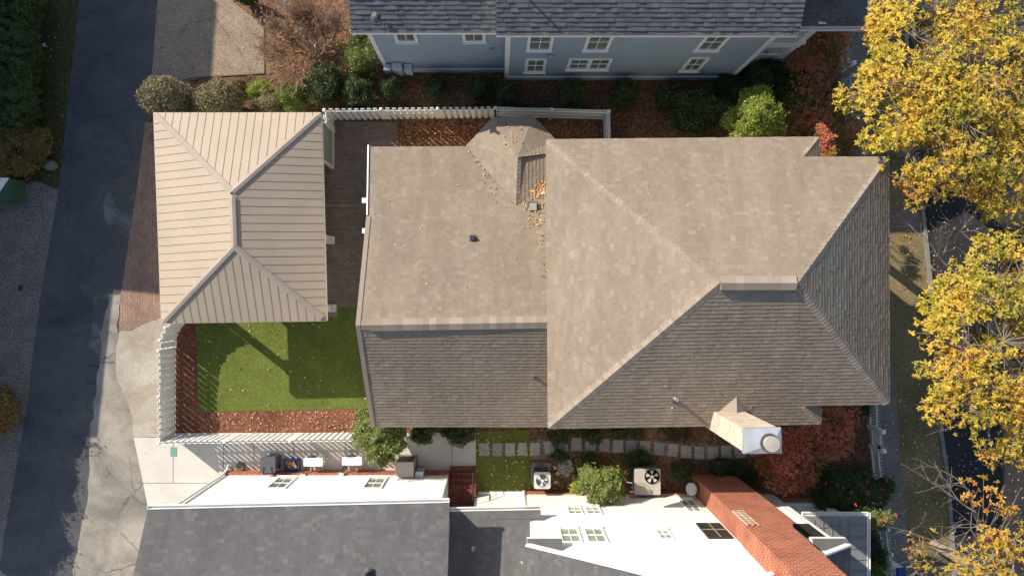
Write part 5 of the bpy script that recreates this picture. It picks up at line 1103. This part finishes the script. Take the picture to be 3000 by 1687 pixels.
def maple(name, spec, label, m, seed, dens=1.0):
    rr = random.Random(seed); cs = [(W(x, y, h), r) for x, y, h, r in spec]; base = sum((c[0] for c in cs), Vector()) / len(cs)
    t = thing(name, (base.x, base.y, 0), label, 'tree'); st = MB(); fk = Vector((base.x, base.y, .9))
    st.tube([(base.x, base.y, 0), fk], [.09, .06], 7); b = MB()
    for c, r in cs:
        md = fk.lerp(c, .5) + Vector((0, 0, .25)); st.tube([fk, md, c], [.05, .03, .012], 5)
        for _ in range(int(r * r * 520 * dens)):
            d = rv(rr); q = rr.uniform(.3, 1.0); p = c + Vector((d.x * r * q, d.y * r * q, abs(d.z) * r * q * .6 * (1 + .8 * noise.noise(Vector((d.x * r * 3 + c.x * 2, d.y * r * 3 + c.y * 2, seed))) ) - .05)); tn = .52 + .75 * noise.noise(p * 1.3) + .3 * noise.noise(p * 4) + rr.gauss(0, .15)
            ax = (Vector((0, 0, 1)) + rv(rr) * .5).normalized()
            for k in range(4):
                dd = ax.cross(rv(rr)).normalized(); leaf(b, p, (dd + ax * rr.uniform(-.3, .2)).normalized(), ax, rr.uniform(.06, .12), .05, min(1, max(0, tn)))
    st.build('trunk', 'bark', t); b.build('crown', m, t)
maple('japanese_maple', [(2380, 1285, 2.0, 1.15), (2440, 1240, 1.9, .9), (2340, 1330, 2.0, .9), (2450, 1295, 1.7, .8), (2500, 1215, 1.5, .5), (2310, 1290, 1.6, .6)], 'wide orange red maple in the front yard below the tan roof corner', 'maple', 61)
maple('japanese_maple', [(2290, 1385, 2.0, .9), (2340, 1400, 1.9, .75), (2250, 1350, 1.7, .6), (2370, 1365, 1.8, .6), (2270, 1330, 1.6, .5)], 'round orange maple between the metal capped chimney and the brick stack', 'maple', 62)
maple('russet_tree', [(2370, 310, 2.0, 1.2), (2420, 370, 2.2, 1.2), (2340, 380, 2.0, .9), (2480, 400, 1.8, .9), (2450, 440, 2.0, .9), (2330, 430, 1.6, .7)], 'dark russet maple in shade north of the tan house', 'maple2', 63)
maple('russet_tree', [(2420, 405, 4.3, .35), (2425, 445, 4.2, .38), (2405, 375, 4.2, .2), (2432, 468, 4.0, .3)], 'sunlit coral red leaves rising beside the small roof notch', 'maple2', 64, 2.2)
maple('russet_tree', [(2400, 120, 2.2, 1.0), (2440, 90, 2.4, 1.0), (2370, 180, 1.8, .9), (2430, 180, 1.8, .8)], 'olive orange tree beside the blue-grey house porch', 'maple2', 65)
# small green tree over the fence end
conifer('small_tree', [(1085, 1245, 2.0, .55), (1110, 1275, 2.3, .75), (1150, 1275, 2.2, .55), (1105, 1310, 2.0, .55), (1125, 1335, 1.7, .4), (1065, 1215, 1.6, .35), (1060, 1280, 1.7, .4), (1160, 1300, 1.8, .4)], 'small bright green tree at the end of the white fence', 'mixgreen', 71, L=.1, w=.045, dens=.85, lump=.35)
conifer('sunlit_bush', [(1740, 1410, 1.9, .55), (1790, 1400, 1.9, .5), (1770, 1435, 2.0, .5), (1720, 1385, 1.6, .35), (1800, 1435, 1.7, .4), (1745, 1455, 1.9, .35)], 'sunlit reddish green bush leaning on the white wall', 'mixgreen', 72, L=.1, w=.045, dens=.7, cat='bush', lump=.35)
shrub('yellow_plant', 1690, 1420, .7, 20, 'chartreuse yellow plant at the left foot of the sunlit bush', 'lime', 260, 28, .09, .07, 73, tb=.4)
for i, (x, y, r, lab) in enumerate([(1237, 1270, 32, 'low shrub at the walk edge nearest the green tree'), (1352, 1268, 38, 'low shrub at the corner where the walk meets the side turf'), (1310, 1262, 20, 'smallest low shrub at the walk edge'), (1640, 1268, 34, 'low shrub under the eave above the tilted stepping stone'), (1735, 1270, 30, 'low shrub under the eave, its tips over a stepping stone'), (1815, 1262, 28, 'low shrub under the eave farthest right')]):
    shrub('low_shrub', x, y, .9, r, lab, 'green', int(r * r * 1.6), r * .85, .09, .035, 80 + i, 'low shrubs at the south foot of the tan house', tb=.12, lump=.3)
rr = random.Random(90)
for i, (x, y, r, lab) in enumerate([(1990, 1378, 30, 'green grassy clump near the round metal disc'), (2190, 1395, 34, 'dark green clump beside the brick chimney'), (1640, 1335, 22, 'low green clump between turf corner and gravel heap'), (2520, 1200, 26, 'upright strappy green clump by the picket fence'), (1730, 1355, 30, 'low spreading green clump above the sunlit bush'), (1870, 1345, 34, 'dark green clump above the packaged air conditioner'), (2110, 1365, 30, 'low dark clump above the brick chimney top'), (2160, 1370, 24, 'small dark clump between chimney and orange maple')]):
    shrub('leafy_clump', x, y, .6, r, lab, 'hedge' if i % 2 else 'green', int(r * r * .8), r * .8, .13, .03, 100 + i, 'leafy clumps between the two houses', lump=.35, tb=.1)
# ground cover in the side yards
b = MB(); rr = random.Random(91)
for P, n in (([(1560, 1335), (2240, 1345), (2230, 1400), (1620, 1400)], 260), ([(1600, 1250), (2060, 1235), (2060, 1290), (1700, 1270)], 260), ([(1000, 300), (2150, 300), (2150, 335), (1000, 330)], 230), ([(2380, 1380), (2540, 1350), (2550, 1480), (2400, 1480)], 260), ([(2100, 240), (2450, 240), (2450, 330), (2100, 330)], 200)):
    for p in scatter(P, n, rr):
        if noise.noise(p * .9) < -.05: continue
        bush(b, (p.x, p.y, .05), .16, .16, .14, 12, .09, .04, rr, core=False, tbias=.1)
stuff('ground_cover', b, 'green', 'low green ground cover growing through the leaf litter', 'ground cover')
# camellia
t = conifer('camellia', [(2465, 1430, 1.3, .85), (2520, 1440, 1.4, .85), (2555, 1455, 1.3, .6), (2480, 1495, 1.3, .7), (2535, 1505, 1.3, .6), (2415, 1465, 1.1, .5), (2590, 1425, 1.2, .4)], 'dark green camellia with pink flowers at the porch roof corner', 'hedge', 111, L=.08, w=.05, cat='bush', dens=1.1)
conifer('camellia', [(2565, 1520, 2.8, .34), (2597, 1515, 2.8, .28), (2545, 1522, 2.8, .25), (2585, 1540, 2.6, .2)], 'sunlit pale green camellia top with bright pink blooms', 'mixgreen', 112, L=.09, w=.045, cat='bush', dens=.55)
b = MB(); rr = random.Random(113)
for (x, y, h) in ((2418, 1415, 2.5), (2452, 1420, 2.6), (2471, 1430, 2.7), (2542, 1440, 2.9), (2543, 1448, 2.9), (2586, 1432, 2.6), (2540, 1410, 2.7), (2495, 1440, 2.8), (2508, 1476, 2.8), (2622, 1508, 3.4), (2601, 1514, 3.6), (2586, 1521, 3.7), (2570, 1534, 3.6), (2553, 1532, 3.5), (2546, 1521, 3.5), (2598, 1405, 2.4)):
    c = W(x, y, h - .45); bush(b, c, .04, .04, .03, 9, .06, .045, rr, core=False, lump=0)
b.build('blossoms', 'flower', t)
shrub('porch_shrub', 2560, 1640, 1.5, 24, 'narrow dark hedge between porch roof and picket fence', 'hedge', 1500, 70, .08, .045, 115)
shrub('porch_shrub', 2553, 1660, 2.1, 14, 'pale green sprig above the narrow hedge', 'mixgreen', 250, 22, .08, .045, 116)
c = W(2375, 1504, 2.6); b = MB(); bush(b, c, .3, .12, .15, 90, .09, .04, rr, core=False); tag(b.build('vine_sprig', 'mixgreen', loc=(c.x, c.y, 2.4)), 'yellow green vine sprig on the porch gutter', 'vine')
# alley hedge
def hedge(name, spec, label, m, seed, dens=1.0, L=.08, w=.045):
    rr = random.Random(seed); cs = [(W(x, y, h * .5), rx, ry, h) for x, y, h, rx, ry in spec]; b0 = cs[0][0]; t = thing(name, (b0.x, b0.y, 0), label, 'hedge'); b = MB(); st = MB()
    for i, (c, rx, ry, h) in enumerate(cs):
        bush(b, c, rx, ry, h * .55, int(rx * ry * 1500 * dens), L, w, rr, lump=.25, seed=seed + i); st.tube([(c.x, c.y, 0), (c.x, c.y, h * .5)], [.05, .02], 5)
    st.build('stem', 'twig', t); b.build('foliage', m, t)
hs = []
for k in range(13):
    y = -30 + k * 32; x = 88 - k * 1.6 + 5 * math.sin(k * 1.3); hs += [(x - 8, y, 1.7, .58, .52), (x - 40 + 4 * math.sin(k), y + 14, 1.75, .55, .5)]
hs += [(25, 190, 1.7, .6, .6), (25, 250, 1.7, .6, .6), (22, 310, 1.6, .6, .6), (28, 360, 1.5, .6, .6)]
hedge('alley_hedge', hs, 'long dark green hedge along the verge at the top left', 'hedge2', 121, 1.5)
hedge('alley_hedge', [(100, 430, 1.2, .75, .7), (70, 470, 1.1, .7, .6), (120, 400, 1.0, .5, .4), (60, 400, 1.3, .7, .7), (25, 430, 1.3, .7, .9), (20, 490, 1.2, .6, .5)], 'lower mixed hedge ending at the gravel by the grey boulder', 'maple2', 122)
hedge('berry_bush', [(8, 1170, 1.0, .5, .6), (20, 1215, 1.0, .5, .6), (0, 1240, 1.0, .45, .5)], 'red and green bush at the left edge on the gravel', 'maple2', 123, 1.3)
# street trees shading the alley (out of frame)
for i in range(5):
    x, y = -160 - i * 16, 1010 + i * 95; c = G(x, y); t = thing('alley_tree', (c.x, c.y, 0), f'dense hedge tree west of the alley outside the frame, number {["one","two","three","four","five"][i]} southward', 'tree', 'trees outside the frame'); b = MB(); b.tube([(c.x, c.y, 0), (c.x, c.y, 3)], [.12, .06], 6); b.build('trunk', 'bark', t)
    b = MB(); bush(b, (c.x, c.y, 2.7), 1.3, 1.45, 1.6, 1500, .1, .07, random.Random(200 + i), lump=.25, seed=i); b.build('crown', 'hedge', t)
# bare shrub
t = thing('bare_shrub', G(925, 175), 'large leafless brown shrub above the green domes', 'shrub'); rr = random.Random(131)
base = G(925, 172)
for k in range(9):
    b = MB(); a = math.radians(20 + k * 21 + rr.uniform(-8, 8)) if k < 8 else math.radians(250); d = Vector((math.cos(a), math.sin(a), .75))
    twiggy(b, base + Vector((math.cos(a) * .1, math.sin(a) * .1, 0)), d, .95, .045, 5, rr, .42, .1, .3, (2, 3), .009); b.build('branch', 'twig2' if k == 4 else 'twig', t)
b = MB(); leaves_flat(b, [W(rr.gauss(880, 70), rr.gauss(70, 45), rr.uniform(.5, 2)) for _ in range(700)], rr, .09, .04, lift=.4); b.build('last_leaves', 'fallen2', t)
for i, (x, y, r, lab) in enumerate([(700, 252, 22, 'low brown tufted plant at the pad corner, left one'), (740, 245, 22, 'low brown tufted plant at the pad corner, right one')]):
    shrub('tufted_plant', x, y, .35, r, lab, 'fallen2', 500, r * .8, .1, .02, 140 + i, 'tufted plants below the concrete pad', lump=.3)
shrub('round_shrub', 720, -8, 1.2, 40, 'dark green shrub cut by the top edge beside the pad', 'green', 900, 20, .08, .04, 143)
# ============================================================ OAKS
def oak(name, foot, spec, label, seed, m='oak', dens=105, twigs=(), fork=3.2, tr=.26, L=.17, tb=0.0, bt=1.0):
    rr = random.Random(seed); f = G(*foot); t = thing(name, (f.x, f.y, 0), label, 'tree'); cs = [(W(x, y, h), r) for x, y, h, r in spec]
    tk = MB(); fk = Vector((f.x, f.y, fork)); ctr = sum((c[0] for c in cs), Vector()) / len(cs); fk2 = fk.lerp(ctr, .35)
    tk.tube([f, f.lerp(fk, .5), fk, fk2], [tr * 1.2, tr, tr * .85, tr * .6], 10)
    b = MB(); br = MB()
    for c, r in cs:
        md = fk2.lerp(c, .5) + Vector((rr.uniform(-.3, .3), rr.uniform(-.3, .3), -.25)); br.tube([fk2, md, c], [.085 * bt, .055 * bt, .025 * bt], 6)
        pts = clusters(b, c, r, int(r * r * dens), L, L * .5, rr, tb=tb)
        for p in pts[::6]:
            q = c.lerp(p, .5) + rv(rr) * .12; br.tube([c, q, p], [.018, .011, .005], 4, cap=False)
    for (x, y, h, dx, dy, ln) in twigs:
        twiggy(br, W(x, y, h), Vector((dx, dy, .15)), ln, .028, 3, rr, .45, .03, .35, (1, 2), .006)
    tk.build('trunk', 'bark', t); br.build('branches', 'limb', t); b.build('crown', m, t); return t
A = [(2600, 20, 7.2, .7), (2560, 110, 7.0, .5), (2690, 110, 8, 1.2), (2700, 190, 8, 1.2), (2620, 160, 7.4, .7), (2670, 480, 7.4, .7), (2780, 280, 8.3, 1.3), (2478, 292, 6.6, .5), (2462, 275, 6.6, .32), (2545, 290, 7, .7), (2600, 250, 7.5, 1.0), (2590, 180, 7.4, .9), (2560, 215, 7.0, .6), (2580, 60, 7.2, .55), (2630, 100, 7.6, 1.1), (2650, 30, 7.4, 1.1), (2750, 40, 8, 1.7), (2760, 150, 8.4, 1.8), (2880, 60, 8, 1.8), (2960, 150, 8, 1.8), (2860, 220, 8.6, 1.8), (2690, 260, 8.2, 1.5), (2640, 340, 7.6, 1.2), (2720, 370, 8, 1.4), (2820, 350, 8.4, 1.6), (2930, 320, 8.2, 1.7), (3010, 250, 8, 1.6), (3020, 60, 8, 1.6), (2610, 420, 7.2, .85), (2670, 450, 7.6, 1.0), (2760, 470, 7.8, 1.2), (2860, 450, 8, 1.3), (2950, 450, 8, 1.3), (2640, 520, 7.0, .85), (2700, 545, 7.2, .7), (2680, 585, 7.0, .42), (2740, 560, 7.4, .5), (2830, 530, 7.4, .8), (2890, 560, 7.4, .8), (2950, 560, 7.6, 1.0), (2905, 620, 7.0, .6), (3010, 600, 7.4, .8), (2990, 380, 8, 1.4), (2550, 400, 6.6, .45), (2530, 430, 6.4, .3)]
oak('oak_tree', (2630, 440), A, 'big yellow green oak whose crown fills the upper right corner', 151, dens=215, tb=.05, L=.115)
Bc = [(2780, 850, 6.8, .7), (2740, 900, 6.6, .6), (2830, 830, 7, .9), (2900, 770, 7.2, .9), (2950, 720, 7, .8), (2880, 720, 6.8, .5), (2990, 800, 7.4, 1.1), (2800, 920, 7.4, 1.1), (2890, 880, 7.8, 1.3), (2980, 900, 7.8, 1.4), (2760, 980, 7.2, .9), (2840, 1010, 7.8, 1.3), (2940, 1000, 8, 1.5), (2730, 1070, 6.9, .6), (2800, 1090, 7.4, 1.1), (2890, 1110, 7.8, 1.4), (2980, 1110, 7.8, 1.3), (2770, 1160, 7.2, .8), (2740, 1210, 6.8, .55), (2840, 1190, 7.4, 1.0), (2920, 1210, 7.4, 1.1), (2990, 1230, 7.4, 1.0), (2900, 1290, 7.0, .6), (2910, 1340, 6.6, .45), (2970, 1310, 7.0, .6), (2985, 1350, 6.6, .35), (2920, 820, 7.4, 1.1), (2820, 960, 7.4, 1.1), (2930, 1180, 7.4, 1.1), (2700, 1090, 6.6, .28), (3040, 950, 7.6, 1.4), (3040, 1150, 7.6, 1.3)]
oak('oak_tree', (2730, 985), Bc, 'golden oak overhanging the street at the middle right edge', 152, dens=215, tb=.06, L=.115, twigs=((2850, 760, 6.5, -1, .6, .9), (2840, 700, 6.6, -.9, .8, .7), (2800, 800, 6.2, -1, .5, 1.0), (2760, 800, 6.0, -1, .3, .8), (2870, 1220, 6.4, -.8, -.3, .8)))
Cc = [(2822, 1410, 6.4, .25), (2850, 1435, 6.6, .28), (2882, 1398, 6.4, .2), (2905, 1440, 6.8, .3), (2840, 1458, 6.4, .3), (2870, 1480, 6.6, .25), (2945, 1420, 6.8, .35), (2990, 1430, 6.8, .4), (2930, 1480, 7, .45), (2960, 1510, 7, .45), (2915, 1520, 7, .4), (2985, 1490, 6.8, .4), (2865, 1508, 6.2, .25), (2920, 1560, 7, .5), (2970, 1580, 7, .7), (2895, 1575, 6.8, .4), (2750, 1562, 5.8, .22), (2785, 1560, 5.8, .25), (2670, 1578, 5.6, .2), (2695, 1585, 5.6, .2), (2660, 1608, 5.4, .22), (2705, 1615, 5.6, .25), (2680, 1612, 5.2, .15), (2655, 1660, 5.2, .3), (2680, 1655, 5.2, .28), (2710, 1660, 5.2, .25), (2690, 1680, 5.2, .25), (2840, 1630, 6.4, .6), (2900, 1640, 6.8, .9), (2970, 1650, 7, 1.1), (2870, 1680, 6.6, .9), (2950, 1700, 6.8, 1.2), (2800, 1680, 6.2, .5), (2760, 1690, 5.8, .4), (3020, 1600, 7, 1.2)]
oak('oak_tree', (2738, 1592), Cc, 'sparse orange tipped oak in the lower right corner with its pale trunk showing', 153, 'oakred', dens=80, tb=-.1, twigs=((2860, 1500, 6.2, -1, .6, 1.1), (2900, 1540, 6.3, -1, -.1, 1.0), (2850, 1450, 6, -.8, .9, .9), (2780, 1600, 5.2, -1, .4, 1.0), (2760, 1640, 5.0, -1, .1, 1.1), (2740, 1660, 4.8, -1, -.4, 1.0), (2900, 1560, 6.2, -.9, .3, .8)), fork=4.4, tr=.2, L=.125, bt=.4)
